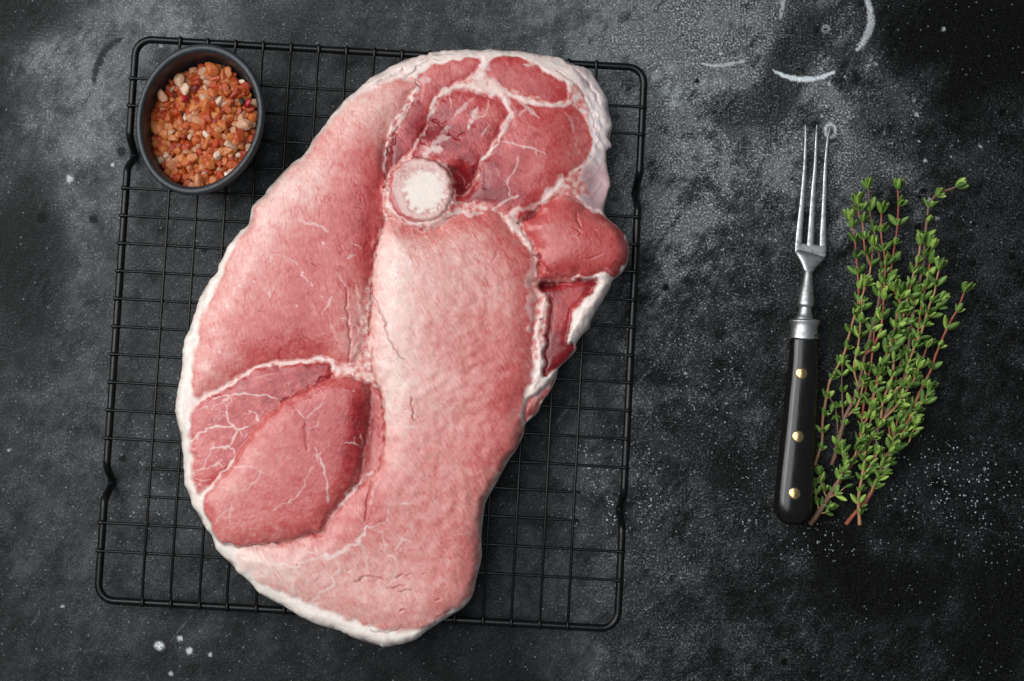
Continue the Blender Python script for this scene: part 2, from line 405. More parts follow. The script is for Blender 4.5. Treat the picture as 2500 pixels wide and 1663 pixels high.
# ================================================================== WIRE RACK
ZR = 0.0150         # rail centre height
RR = 0.0022         # rail radius
WR = 0.00084        # wire radius
TL, TR, BR, BL = [P(x, y, ZR) for x, y in ((333, 95), (1574, 166), (1507, 1536), (238, 1465))]
def RK(u, v, z=ZR):
    p = (TL * (1 - u) + TR * u) * (1 - v) + (BL * (1 - u) + BR * u) * v
    return np.array([p[0], p[1], z])
def build_rack():
    m = N('black_coated_wire')
    n = m.noise(700, 2, .5); n2 = m.noise(60, 3, .5)
    m.set(Base_Color=m.ramp(m.noise(300, 3, .6), [(.3, (.003, .0032, .0034, 1)), (.7, (.006, .0065, .007, 1))]),
          Roughness=m.ramp(n2, [(.3, g1(.20)), (.7, g1(.32))]), Normal=m.bump(n, .15, .0003))
    m.b.inputs['Specular IOR Level'].default_value = .28
    root = empty('wire_rack', tuple(RK(.5, .5, 0)))
    inv = Matrix.Translation(-root.location)
    def put(name, parts, mat=m.m):
        V, F = merge(parts)
        V = [np.asarray(v) - np.array(root.location) for v in V]
        return link(name, mesh(name, V, F), mat, root)
    # frame: rounded rectangle, with a V-shaped foot dipping to the table at four places of the long sides
    Lx = np.linalg.norm(TR - TL); Ly = np.linalg.norm(BL - TL)
    cr = 0.0095
    path = []
    def corner(cu, cv, a0):
        ox = 1 if cu == 0 else -1; oy = 1 if cv == 0 else -1
        for k in range(9):
            a = a0 + k / 8 * math.pi / 2
            x = cu * Lx + ox * cr + cr * math.cos(a) * 1.0; y = cv * Ly + oy * cr + cr * math.sin(a)
            path.append(RK(x / Lx, y / Ly))
    corner(0, 0, math.pi); corner(1, 0, -math.pi / 2)
    def side(u, vs, v0, v1):
        for v in np.linspace(v0, v1, 160):
            z = ZR
            for f in vs:
                d = abs(v - f) * Ly
                z -= (ZR - RR - .0003) * (0.5 + 0.5 * math.cos(min(d / 0.0115, 1) * math.pi)) ** 1.1
            path.append(RK(u - (.0045 * (ZR - z) / ZR if u > .5 else 0), v, z))
    side(1, (.222, .792), .04, .96)
    corner(1, 1, 0); corner(0, 1, math.pi / 2)
    side(0, (.205, .795), .96, .04)
    path.append(path[0])
    pp = np.array(path); n = len(pp) - 1
    cen = pp[:-1]
    nn = 14; V = []; F = []
    for i in range(n):
        t = cen[(i + 1) % n] - cen[i - 1]; t /= np.linalg.norm(t)
        s = np.cross(t, (0, 0, 1)); s /= np.linalg.norm(s); u = np.cross(s, t)
        for k in range(nn):
            a = 2 * math.pi * k / nn
            V.append(cen[i] + (s * math.cos(a) + u * math.sin(a)) * RR)
    for i in range(n):
        for k in range(nn):
            F.append((i * nn + k, i * nn + (k + 1) % nn, ((i + 1) % n) * nn + (k + 1) % nn, ((i + 1) % n) * nn + k))
    put('frame', [(V, F)])
    us = [.0885 + k * (.905 - .0885) / 15 for k in range(16)]
    vs = [.0735 + k * (.9130 - .0735) / 17 for k in range(18)]
    zh = ZR + RR + WR * .6; zv = zh + 2 * WR - .0001
    def wire(u0, v0, u1, v1, z, blob=True, z_end=None):
        a, b = RK(u0, v0), RK(u1, v1)
        d = (b - a); L = np.linalg.norm(d); d /= L
        ze = z if z_end is None else z_end
        ts = [-.0022, -.0012, .001, .0035, .008]; ts = ts + [L * .25, L * .5, L * .75] + [L - t for t in ts[::-1]]
        cen = []; rr = []
        for t in ts:
            e = min(t, L - t)
            k = max(0, min(1, (e - .002) / .007))
            p = a + d * t; p[2] = ze + (z - ze) * k * k * (3 - 2 * k)
            cen.append(p); rr.append(WR * (1 if not blob or e > .0034 else (1.25 if e > 0 else (1.75 if e > -.0015 else .9))))
        return tube(cen, rr, 8)
    for k, v in enumerate(vs):
        short = k in (2, 3, 14, 15)
        jit = random.uniform(-.0012, .0012)
        if short: put('cross_wire', [wire(us[0] - .0028, v, us[-1] + .0028, v + jit, zh, blob=False)])
        else: put('cross_wire', [wire(0, v, 1, v + jit, zh)])
    for u in us:
        j = random.uniform(-.001, .001)
        put('long_wire', [wire(u, 0, u + j, 1, zv, z_end=zh)])
    tag(root, 'black wire cooling rack with square grid, lying under the meat', 'cooling rack')
    return zv + WR
ZTOP = build_rack()

# ================================================================== MEAT
def cv(off, sc, pts): return [(off[0] + x * sc, off[1] + y * sc) for x, y in pts]
c1 = lambda *p: cv((200, 50), .31888, p)
c2 = lambda *p: cv((400, 500), .31881, p)
c3 = lambda *p: cv((900, 100), .31881, p)
c4 = lambda *p: cv((900, 500), .35070, p)
c5 = lambda *p: cv((400, 850), .35067, p)
c6 = lambda *p: cv((500, 1150), .32710, p)

def build_meat():
    step = 2.0
    ax = np.arange(400, 1562, step); ay = np.arange(92, 1612, step)
    X, Y = np.meshgrid(ax, ay); sh = X.shape
    nz = lambda lam, seed, aniso=1.0, ang=0.0: fnoise(sh, step, lam, aniso, ang, seed)
    XW = X + nz(16, 1) * .5 + nz(50, 2) * 2.4; YW = Y + nz(16, 3) * .5 + nz(50, 4) * 2.4
    XR = X + nz(13, 5) * .45 + nz(32, 6) * 1.5; YR = Y + nz(13, 7) * .45 + nz(32, 8) * 1.5

    outline = [(900, 181), (930, 166), (961, 149), (992, 134), (1040, 124), (1046, 118), (1075, 116), (1123, 112), (1219, 113), (1283, 117), (1327, 125), (1369, 134),
               (1410, 151), (1432, 156), (1448, 169), (1469, 205), (1485, 231), (1488, 259), (1497, 298), (1490, 330), (1496, 349), (1483, 360), (1485, 403),
               (1492, 438), (1483, 476), (1476, 508), (1485, 526), (1507, 546), (1528, 567), (1537, 591), (1539, 612), (1533, 640), (1521, 661), (1497, 681), (1493, 695),
               (1475, 728), (1461, 749), (1445, 780), (1440, 798), (1422, 816), (1408, 837), (1407, 854), (1380, 882), (1363, 900), (1359, 921), (1345, 952),
               (1324, 980), (1314, 1005), (1296, 1022), (1282, 1037), (1278, 1060), (1259, 1100), (1247, 1116), (1228, 1148), (1208, 1186), (1186, 1224), (1180, 1250),
               (1175, 1291), (1173, 1323), (1174, 1365), (1161, 1419), (1151, 1460), (1129, 1489), (1089, 1514), (1040, 1546), (1017, 1565), (991, 1575), (935, 1587), (922, 1582),
               (860, 1564), (827, 1547), (771, 1531), (729, 1511), (690, 1487), (637, 1459), (614, 1438), (578, 1403), (536, 1359), (520, 1345), (507, 1306), (493, 1289),
               (470, 1248), (449, 1202), (441, 1161), (439, 1113), (433, 1067), (421, 1018), (420, 978), (430, 934), (436, 885), (441, 831), (457, 803), (468, 761), (486, 710),
               (508, 679), (526, 663), (528, 643), (540, 618), (556, 589), (578, 561), (597, 548), (604, 525), (611, 497), (640, 468), (662, 439), (700, 399), (742, 366),
               (758, 333), (780, 308), (822, 253), (850, 226), (876, 205)]
    dout = polysdf(X + nz(24, 9) * .45 + nz(60, 10) * 1.3, Y + nz(24, 11) * .45 + nz(60, 12) * 1.3, catmull(outline, 3), pad=80)

    regs = {}
    def reg(name, poly, smooth=3): regs[name] = polysdf(XW, YW, catmull(poly, smooth) if smooth else poly, pad=120)
    # left long muscle
    M1 = [(1021, 206), (1006, 226), (978, 270), (955, 305), (945, 336), (937, 371), (933, 403), (937, 430), (936, 470), (938, 510), (932, 551), (920, 596), (909, 640), (905, 678), (893, 707),
          (890, 745), (884, 787), (886, 822), (879, 862), (858, 886), (825, 889), (806, 873), (767, 874), (719, 877), (671, 885), (622, 892), (590, 914), (543, 939),
          (505, 961), (470, 971), (464, 930), (468, 863), (480, 835), (480, 800), (505, 739), (525, 698), (542, 653), (564, 608), (594, 560), (612, 527), (618, 500), (650, 466),
          (672, 438), (710, 400), (750, 368), (768, 335), (790, 310), (832, 260), (860, 236), (900, 214), (950, 196), (985, 190)]
    reg('m1', M1)
    reg('m2a', c3((920, 150), (1000, 105), (1130, 105), (1250, 160), (1400, 250), (1505, 310), (1532, 370), (1527, 435), (1440, 468), (1280, 430), (1130, 380), (980, 312), (915, 260), (905, 190)))
    reg('m2b', c3((375, 300), (410, 235), (520, 165), (700, 135), (860, 112), (872, 140), (835, 225), (755, 290), (640, 345), (560, 385), (500, 450), (470, 530), (440, 640), (400, 720), (330, 830), (240, 920), (160, 960), (150, 880), (170, 760), (210, 690),
                 (270, 590), (330, 480), (395, 370)))
    reg('m2d', c3((455, 610), (505, 465), (600, 390), (700, 360), (850, 400), (980, 435), (1050, 485), (1072, 570), (1040, 640), (985, 750), (900, 860), (850, 905), (830, 1000), (800, 1090), (740, 1150), (660, 1170), (655, 1040), (560, 930), (430, 905), (330, 900), (400, 760)))
    reg('m2e', c3((1060, 420), (1200, 465), (1350, 495), (1450, 500), (1545, 480), (1640, 550), (1700, 650), (1718, 760), (1695, 855), (1610, 955), (1500, 1060), (1400, 1150), (1340, 1220),
                 (1240, 1290), (1160, 1370), (1100, 1310), (1040, 1325), (960, 1262), (820, 1230), (700, 1240), (655, 1230), (665, 1180), (750, 1160), (815, 1095), (850, 990), (870, 905), (920, 870), (1000, 755), (1060, 645), (1092, 570), (1075, 490)))
    M3 = [(946, 528), (970, 540), (1000, 556), (1035, 566), (1075, 556), (1110, 530), (1150, 516), (1210, 514), (1237, 546), (1268, 584), (1296, 612), (1304, 658), (1300, 690), (1309, 724), (1303, 798), (1300, 851), (1303, 921),
          (1290, 950), (1278, 985), (1276, 1032), (1290, 1030), (1284, 1060), (1262, 1105), (1245, 1122), (1228, 1148), (1208, 1186), (1186, 1224), (1180, 1250), (1175, 1291), (1173, 1323), (1174, 1365), (1163, 1419), (1153, 1460), (1126, 1486), (1080, 1510),
          (1040, 1534), (1007, 1543), (942, 1542), (892, 1528), (827, 1508), (768, 1480), (713, 1463), (657, 1440), (608, 1404), (575, 1372), (580, 1340), (645, 1329), (705, 1320), (751, 1306), (781, 1300), (800, 1270), (840, 1222),
          (880, 1180), (915, 1152), (932, 1110), (938, 1050), (934, 1000), (930, 962), (913, 920), (904, 870), (903, 816), (910, 728), (910, 658), (921, 598)]
    reg('m3', M3)
    reg('m4', [(1273, 556), (1290, 528), (1320, 503), (1342, 487), (1362, 476), (1384, 471), (1404, 477), (1422, 494), (1446, 511), (1475, 519), (1507, 546), (1528, 567), (1537, 591), (1539, 612), (1533, 640), (1521, 659), (1497, 676), (1458, 668),
               (1405, 675), (1349, 684), (1316, 684), (1315, 654), (1308, 625), (1296, 590)])
    reg('m5', c4((1195, 545), (1300, 540), (1440, 520), (1600, 520), (1560, 600), (1490, 670), (1425, 770), (1400, 870), (1385, 960), (1440, 955), (1440, 1010), (1390, 1070), (1330, 1130), (1220, 1195), (1225, 1050), (1240, 850), (1260, 690), (1230, 610)))
    reg('m6', [(1320, 955), (1352, 925), (1345, 952), (1324, 980), (1314, 1005), (1296, 1022), (1280, 1030), (1282, 990), (1300, 965)])
    M7a = c5((640, 140), (800, 124), (1000, 104), (1130, 94), (1165, 120), (1170, 205), (1140, 248), (1030, 302), (860, 398), (750, 497), (667, 582), (588, 682), (497, 818), (395, 905), (300, 975), (240, 1020), (195, 900), (178, 700), (168, 550), (185, 445), (250, 370), (400, 300), (540, 215))
    reg('m7a', M7a)
    M7b = c5((1280, 192), (1390, 245), (1418, 300), (1416, 420), (1400, 560), (1375, 720), (1350, 870), (1290, 980), (1220, 1080), (1160, 1150), (1125, 1220), (1080, 1272), (1000, 1292), (870, 1332), (700, 1358), (500, 1376), (400, 1358), (330, 1250), (285, 1150),
             (275, 1060), (300, 1005), (395, 905), (480, 805), (570, 665), (650, 565), (730, 475), (840, 375), (1010, 280), (1110, 232), (1180, 200))
    reg('m7b', M7b)
    # pale membrane strip in the valley right of the lower-left muscle
    reg('m8', c5((1425, 250), (1495, 285), (1545, 330), (1550, 500), (1550, 680), (1505, 850), (1410, 910), (1340, 970), (1300, 900), (1340, 760), (1370, 620), (1395, 450)))
    bone_r = (np.abs((XR - 1027) / 76.5) ** 2.25 + np.abs((YR - 465) / 77) ** 2.25) ** (1 / 2.25)
    marrow_r = np.hypot((XW - 1037) / 54, (YW - 469) / 55) + .035 * nz(26, 131) + .012 * nz(9, 132)

    # ---------------------------------------------------------------- height, mm above the underside
    def dome(d, A, Rr): 
        t = np.clip(d / Rr, 0, 1); q = 1 - (1 - t) ** 2; return A * np.where(A > 4.9, np.sqrt(q), q ** .85)
    hh = np.full(sh, 15.8)
    spec = {  # offset, amplitude, radius px
        'm1': (15.7, 3.8, 80), 'm2a': (15.2, .8, 30), 'm2b': (15.2, .9, 24), 'm2d': (14.9, 1.3, 40), 'm2e': (15.2, 2.0, 60),
        'm3': (15.6, 4.6, 75), 'm4': (12.5, 7.2, 58), 'm5': (10.0, 1.6, 30), 'm6': (10.5, 4.0, 30), 'm7a': (16.0, 1.6, 40), 'm7b': (17.4, 5.0, 46), 'm8': (13.0, 1.0, 20)}
    order = ['m8', 'm3', 'm1', 'm2b', 'm2d', 'm2e', 'm2a', 'm5', 'm6', 'm4', 'm7a', 'm7b']
    lab = np.zeros(sh, int)
    names = ['fat'] + order
    for i, k in enumerate(order):
        d = regs[k]; ins = d > 0
        off, A, Rr = spec[k]
        hh = np.where(ins, off + dome(d, A, Rr), hh); lab = np.where(ins, i + 1, lab)
    hh = blur(hh, step, 1.7)
    dmax = np.max([regs[k] for k in order], axis=0); wsm = sstep(6, 24, dmax); hh = hh * (1 - wsm) + blur(hh, step, 10) * wsm
    # broad relief: (x, y, radius x, radius y, mm)
    for x, y, rx, ry, a in ((700, 700, 200, 260, 1.6), (1050, 750, 120, 200, 2.2), (660, 1150, 170, 150, 2.0), (1100, 1250, 120, 200, -1.0), (900, 1420, 260, 110, -2.2), (1440, 300, 60, 150, -5.0), (1470, 460, 50, 70, -6.0),
                            (1130, 440, 26, 34, -5.5), (1115, 425, 18, 22, -4), (940, 395, 12, 50, -3.5), (1060, 300, 40, 30, -2.0), (1200, 300, 50, 50, .8), (1320, 350, 70, 70, .9), (1310, 525, 24, 16, -3), (1340, 690, 40, 9, -4), (1450, 684, 40, 7, -2.5),
                            (1130, 150, 240, 40, .5), (905, 1060, 22, 80, -2.0), (905, 720, 10, 120, -1.4), (1410, 590, 70, 50, 1.2), (1330, 540, 40, 30, .8), (1200, 1430, 60, 90, -2.5),
                            (1000, 900, 60, 40, -.5), (1160, 960, 120, 30, .6), (1120, 1020, 60, 20, -.6), (830, 1000, 60, 60, .6)):
        hh = hh + a * np.exp(-(((X - x) / rx) ** 2 + ((Y - y) / ry) ** 2))
    # bone stands proud as a disc with a rim
    bz = 20.2 + 0.25 * np.exp(-((bone_r - .88) / .08) ** 2) + nz(12, 61) * .02
    bz = bz - 1.6 * sstep(.95, 1.0, bone_r)
    hh = hh + np.clip(19.4 - hh, 0, 9) * np.exp(-(np.clip(bone_r - 1, 0, 9) / .20) ** 2) * sstep(400, 450, Y)
    hh = np.where(bone_r < 1, bz, hh)
    ringd = np.exp(-((bone_r - 1.03) / .05) ** 2); hh = hh - .5 * ringd * (bone_r >= 1); hh = blur(hh, step, 2.5)

    # ---------------------------------------------------------------- strokes
    fat = np.zeros(sh); dark = np.zeros(sh)
    jag = nz(14, 51) * .10 + nz(36, 52) * .28
    def brushd(pts, w, arr, strength=1.0, taper=(.5, .5), soft=.7, lift=0.0):
        nonlocal hh; lift *= (.30 if lift > 0 else .75)
        p = catmull(pts, 4, closed=False) if len(pts) > 2 else np.array(pts, float)
        pad = w * 2 + 8
        x0, y0 = p.min(0) - pad; x1, y1 = p.max(0) + pad
        i0, i1 = np.searchsorted(ax, [x0, x1]); j0, j1 = np.searchsorted(ay, [y0, y1])
        sl = (slice(j0, j1), slice(i0, i1))
        x = XR[sl]; y = YR[sl]; b = np.zeros(x.shape); b2 = np.zeros(x.shape); n = len(p) - 1
        for k in range(n):
            d, t = segdist(x, y, p[k], p[k + 1]); s = (k + t) / n
            ww = w * (1 - (1 - taper[0]) * (1 - np.clip(s / .35, 0, 1)) - (1 - taper[1]) * (1 - np.clip((1 - s) / .35, 0, 1)))
            e = d / ww + jag[sl]
            b = np.maximum(b, 1 - sstep(1 - soft, 1 + soft, e))
            b2 = np.maximum(b2, np.exp(-(d / (ww * 1.1)) ** 2))
        arr[sl] = np.maximum(arr[sl], b * strength)
        if lift: hh[sl] = hh[sl] + b2 * lift
    F = lambda pts, w, s=1.0, lift=.0, **k: brushd(pts, w * .92 - .05, fat, .84 * s, lift=lift, **k)
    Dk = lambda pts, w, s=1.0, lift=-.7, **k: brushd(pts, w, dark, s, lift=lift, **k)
    # outer white rim on the left and bottom (wide band of fat inside the outline)
    # seam edges of the upper left muscle
    F(c3((385, 350), (340, 420), (262, 540), (190, 620), (160, 720), (130, 830), (112, 950), (128, 1010)), 3.0, .95, lift=.9, taper=(.8, .6))
    F(c3((300, 520), (245, 600), (195, 690)), 2.4, .8)
    F(c3((885, 95), (885, 190), (860, 260), (825, 300)), 9, 1, lift=.3, taper=(.6, 1.4)); F(c3((770, 330), (860, 330), (930, 350), (1010, 410)), 17, 1, lift=.4, taper=(.5, .5))
    F(c3((820, 320), (720, 345), (610, 372), (530, 425), (490, 495), (455, 600)), 6.5, .95, lift=.5, taper=(1.2, .3))
    F(c3((930, 335), (1080, 398), (1200, 452), (1350, 484), (1450, 492), (1545, 465)), 4.6, 1, lift=.5, taper=(1.6, .9))
    F(c3((1020, 420), (1078, 500), (1086, 580), (1050, 650), (1008, 745), (950, 830), (860, 905)), 4.0, .95, lift=.6, taper=(1.5, .5))
    F(c3((1150, 450), (1220, 515), (1310, 590)), 5.0, .7); F(c3((1200, 520), (1160, 560)), 4, .6)
    F(c3((800, 440), (715, 510), (640, 600)), 5.0, .6, taper=(.4, .3)); F(c3((840, 500), (805, 575), (765, 665)), 6.5, .85, lift=.4)
    F(c3((925, 455), (885, 560), (810, 600)), 2.8, .5); F(c3((640, 420), (620, 520)), 2, .4); F(c3((700, 400), (690, 470)), 2, .35)
    F(c3((400, 290), (450, 300)), 11, .6); F(c3((430, 870), (480, 835), (560, 830)), 11, .9, lift=.8); F(c3((500, 780), (560, 745), (640, 740)), 8, .6, lift=.5)
    F(c3((560, 700), (600, 660)), 6, .4); F(c3((250, 920), (320, 890)), 4, .5)
    F(c3((1020, 768), (1120, 790), (1190, 815), (1280, 830), (1350, 872)), 2.2, .6); F(c3((1280, 830), (1290, 880)), 2.5, .5)
    F(c3((1150, 880), (1120, 990), (1062, 1080), (1082, 1190)), 2.4, .6); F(c3((950, 1285), (1040, 1230), (1150, 1180)), 3.4, .7)
    F(c3((975, 980), (1000, 1050)), 1.8, .5); F(c3((930, 640), (880, 700), (860, 730)), 1.8, .45)
    F(c3((1485, 1020), (1460, 1095), (1385, 1160), (1345, 1220)), 9, .9, lift=.6); F(c3((1540, 1000), (1650, 955), (1720, 870), (1740, 770)), 3.6, .8, lift=.4)
    F(c3((1510, 540), (1560, 620), (1590, 780)), 3.4, .35); F(c3((1340, 1230), (1240, 1270), (1180, 1290)), 6, .5)
    F(c3((1170, 1270), (1090, 1320), (1095, 1400), (1150, 1460), (1220, 1520)), 9, .8, lift=.7)
    F(c3((640, 1330), (700, 1305), (745, 1310), (770, 1335), (870, 1305)), 6.5, .95, lift=.5); F(c3((440, 1400), (540, 1375), (650, 1315)), 5, .8)
    F(c3((150, 1140), (165, 1250), (230, 1330)), 10, .65); F(c3((600, 940), (560, 960)), 6, .5)
    F(c3((1600, 1210), (1700, 1280), (1790, 1300), (1880, 1380)), 5, .9, lift=.3)
    F(c3((1190, 180), (1230, 185)), 4, .8); F(c3((1175, 90), (1240, 140), (1360, 200), (1510, 300), (1555, 390)), 8, .85, lift=.6)
    # left muscle flecks
    for x, y, r_ in ((1225, 292, 12), (1075, 520, 12), (1065, 540, 8), (697, 590, 10), (585, 628, 13), (1020, 775, 9), (380, 962, 12), (1500, 762, 14), (480, 775, 7), (1130, 605, 8), (1215, 705, 6), (1110, 415, 6), (1580, 415, 6), (820, 435, 9), (435, 1130, 7), (1150, 1140, 6), (700, 215, 5), (740, 1080, 6)):
        F(c2((x, y), (x + 6, y + 10)), r_ * .31, .95, lift=.15)
    for pts, w, s in (([(1030, 110), (1090, 145), (1190, 160), (1265, 215)], 3, .6), ([(1080, 560), (1135, 605)], 2.4, .6), ([(870, 380), (810, 440)], 2, .5), ([(820, 645), (822, 725)], 2.2, .6),
                      ([(1292, 705), (1240, 815)], 2.4, .7), ([(1150, 800), (1145, 760)], 1.6, .4), ([(1400, 400), (1490, 383)], 4, .5), ([(1360, 870), (1440, 905), (1525, 985)], 1.7, .8), ([(920, 95), (925, 185)], 2.3, .5),
                      ([(225, 1110), (330, 1085), (430, 1140), (560, 1150)], 1.6, .5), ([(430, 1135), (420, 1060)], 1.4, .4), ([(700, 300), (690, 385)], 1.6, .4), ([(850, 380), (1000, 430), (1080, 510)], 1.2, .45),
                      ([(1330, 520), (1400, 640)], 2.4, .35), ([(1420, 280), (1525, 345)], 1.3, .6), ([(640, 700), (700, 720)], 2, .35), ([(335, 1180), (335, 1270)], 1.6, .4), ([(560, 600), (640, 640)], 2, .4),
                      ([(460, 640), (470, 740), (540, 850)], 1.4, .35), ([(900, 780), (880, 730)], 1.6, .35), ([(1270, 860), (1300, 960), (1340, 1040)], 2, .35)):
        F(c2(*pts), w, s)
    Dk(c2((1400, 640), (1412, 850), (1430, 1050), (1415, 1200)), 2.6, .35, lift=-1.0); Dk(c2((1540, 560), (1560, 620)), 3, .5)
    F(c2((1485, 620), (1512, 850), (1500, 1050), (1440, 1180)), 5, .35, lift=1.0)
    # fat beads between the left and the middle muscle
    for x, y, r_ in ((1572, 690, 16), (1575, 740, 17), (1560, 800, 18), (1552, 900, 15), (1562, 930, 14), (1550, 970, 12), (1560, 1070, 10), (1545, 1150, 12), (1545, 1225, 16), (1575, 1250, 14),
                     (1500, 1295, 22), (1545, 1310, 22), (1460, 1300, 16), (1560, 1345, 18), (1420, 1290, 12), (1575, 1300, 14), (1380, 1285, 9)):
        F(c2((x, y), (x + 3, y + 8)), r_ * .33, .85, lift=.7, soft=.8)
    F(c2((1270, 1195), (1300, 1245), (1360, 1265), (1450, 1265)), 5.5, .85, lift=.3)
    # lower-left muscle marbling
    F(c5((645, 132), (800, 110), (1000, 90), (1140, 78), (1180, 95), (1185, 150)), 2.8, 1, lift=.5, taper=(.9, .8)); F(c5((640, 133), (560, 190), (430, 262), (350, 312), (235, 372), (160, 430)), 3.3, .85, taper=(.6, 1.6))
    F(c5((1190, 150), (1250, 175), (1330, 180), (1400, 215)), 3.6, .8, lift=.6)
    F(c5((160, 330), (190, 380), (240, 375)), 9, .9)
    for pts, w, s in (([(340, 350), (450, 330), (560, 318), (640, 325), (720, 330), (800, 362)], 2.3, .85), ([(465, 340), (400, 380), (330, 425)], 1.8, .6), ([(470, 350), (440, 440), (468, 520), (505, 555)], 2.1, .75),
                      ([(190, 655), (265, 582), (340, 550), (430, 545), (480, 540), (520, 562), (595, 545)], 3.0, .95), ([(520, 560), (490, 625), (450, 688), (370, 690), (330, 705)], 2.9, .9), ([(520, 560), (550, 605)], 1.8, .6),
                      ([(450, 688), (500, 722), (485, 800), (430, 860)], 2.5, .75), ([(345, 700), (312, 760), (280, 830)], 1.7, .6), ([(412, 770), (380, 800), (300, 838), (195, 862)], 2.3, .8), ([(380, 800), (425, 825)], 2, .7),
                      ([(490, 790), (380, 900), (330, 972), (280, 1010), (235, 1030)], 4.2, .95), ([(590, 430), (650, 470), (672, 515)], 2.2, .7), ([(230, 640), (260, 600)], 2, .6), ([(570, 460), (640, 440)], 1.4, .5), ([(700, 200), (760, 230)], 1.2, .4),
                      ([(190, 900), (250, 915), (320, 920)], 1.4, .6), ([(340, 640), (350, 700)], 1.4, .5), ([(560, 620), (600, 590)], 1.6, .6), ([(210, 970), (260, 950)], 1.5, .6), ([(230, 430), (330, 400)], 1.5, .5), ([(230, 880), (280, 820)], 1.2, .5),
                      ([(350, 500), (430, 470), (470, 500)], 1.5, .45), ([(200, 740), (260, 750), (300, 740)], 1.5, .45), ([(700, 560), (760, 520)], 1.4, .35), ([(640, 200), (720, 195), (800, 170)], 1.4, .4),
                      ([(700, 840), (650, 925), (560, 990)], 1.9, .55), ([(640, 828), (540, 825), (450, 812)], 2.0, .6), ([(340, 950), (420, 970), (540, 990)], 1.4, .5), ([(500, 1110), (440, 1140), (360, 1225)], 2.2, .55), ([(505, 1110), (470, 1180), (480, 1220)], 1.8, .45), ([(500, 1110), (470, 1070)], 1.8, .45),
                      ([(380, 1120), (440, 1140)], 1.5, .5), ([(690, 850), (720, 870)], 1.6, .5), ([(390, 1290), (470, 1240)], 1.3, .35), ([(640, 780), (700, 700)], 1.2, .3), ([(600, 1180), (660, 1150)], 1.2, .3), ([(560, 1260), (700, 1250)], 1.4, .3),
                      ([(1060, 695), (1092, 755), (1122, 835), (1140, 920), (1150, 1070)], 2.4, .75), ([(1045, 825), (1010, 890), (970, 990), (905, 1050), (830, 1090), (770, 1125)], 1.9, .65), ([(1000, 520), (980, 482), (948, 430)], 1.8, .65), ([(1125, 385), (1045, 445), (1010, 500)], 2.0, .55),
                      ([(1100, 480), (1080, 540), (1030, 552)], 2.0, .55), ([(1265, 650), (1330, 660), (1372, 690)], 1.8, .65), ([(1374, 600), (1378, 690)], 2.2, .75), ([(1330, 620), (1340, 660)], 1.5, .5), ([(880, 1060), (940, 1110)], 1.2, .35), ([(1150, 980), (1200, 1000)], 1.2, .35), ([(850, 740), (920, 730)], 1.4, .35),
                      ([(1340, 295), (1342, 300)], 2.6, .9), ([(470, 1180), (400, 1170)], 1.3, .4)):
        F(c5(*pts), w, s)
    F(c5((1110, 720), (1075, 740), (1085, 790)), 2.8, .6)
    F(c5((1440, 870), (1400, 895), (1360, 940), (1310, 1000), (1230, 1100)), 3.4, .85, lift=1.0, taper=(1.2, .6))
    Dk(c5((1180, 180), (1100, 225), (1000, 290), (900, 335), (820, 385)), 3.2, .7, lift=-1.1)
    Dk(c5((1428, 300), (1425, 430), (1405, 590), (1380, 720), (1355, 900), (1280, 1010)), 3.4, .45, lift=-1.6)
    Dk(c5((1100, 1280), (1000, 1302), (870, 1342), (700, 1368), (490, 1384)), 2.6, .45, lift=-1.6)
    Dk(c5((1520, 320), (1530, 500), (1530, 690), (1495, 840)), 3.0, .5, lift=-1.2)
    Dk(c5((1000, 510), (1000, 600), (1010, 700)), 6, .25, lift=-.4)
    # bottom pale muscle
    for pts, w, s in (([(1375, 280), (1360, 370), (1290, 400), (1215, 410)], 2.8, .75), ([(1218, 410), (1185, 470), (1160, 520), (1085, 560), (1010, 610), (965, 635), (900, 632), (860, 630)], 5.8, 1.0), ([(870, 630), (800, 662), (700, 690)], 3.2, .7),
                      ([(965, 635), (990, 682), (1008, 730), (960, 790), (962, 850), (870, 912), (800, 975), (750, 1002)], 3.4, .8), ([(720, 715), (600, 702), (480, 688), (330, 665)], 3.6, .75), ([(600, 702), (500, 750), (390, 800)], 2.6, .55),
                      ([(700, 700), (670, 745), (658, 850), (680, 980), (750, 1005)], 3.2, .65), ([(870, 635), (832, 585), (840, 560)], 3, .8), ([(835, 622), (760, 590), (740, 570)], 2, .55), ([(1165, 530), (1200, 620), (1212, 700), (1180, 755)], 2.2, .6),
                      ([(1210, 412), (1270, 432), (1330, 465), (1342, 552)], 2.2, .55), ([(1342, 552), (1362, 612), (1422, 652), (1432, 692)], 2.3, .65), ([(1484, 500), (1444, 560), (1420, 602)], 2.7, .85), ([(1430, 480), (1484, 505), (1525, 525)], 2.0, .7), ([(1432, 692), (1420, 782), (1362, 872), (1320, 925)], 1.8, .5),
                      ([(962, 850), (880, 822), (750, 812)], 1.5, .4), ([(1008, 730), (1060, 745), (1105, 742)], 2.2, .65), ([(1090, 780), (1100, 850), (1120, 940)], 1.5, .4), ([(1450, 240), (1520, 242), (1575, 210)], 1.8, .6), ([(1335, 550), (1370, 560)], 3.4, .7), ([(750, 1000), (650, 985)], 4, .6),
                      ([(1150, 180), (1155, 320), (1210, 400)], 1.4, .4), ([(1300, 610), (1380, 600)], 1.5, .5), ([(1700, 130), (1720, 260)], 1.6, .35), ([(1600, 400), (1560, 480)], 1.5, .3), ([(900, 1090), (980, 1100)], 2.4, .5), ([(430, 640), (500, 640)], 2.5, .4)):
        F(c6(*pts), w, s, lift=.12 if w > 3 else 0)
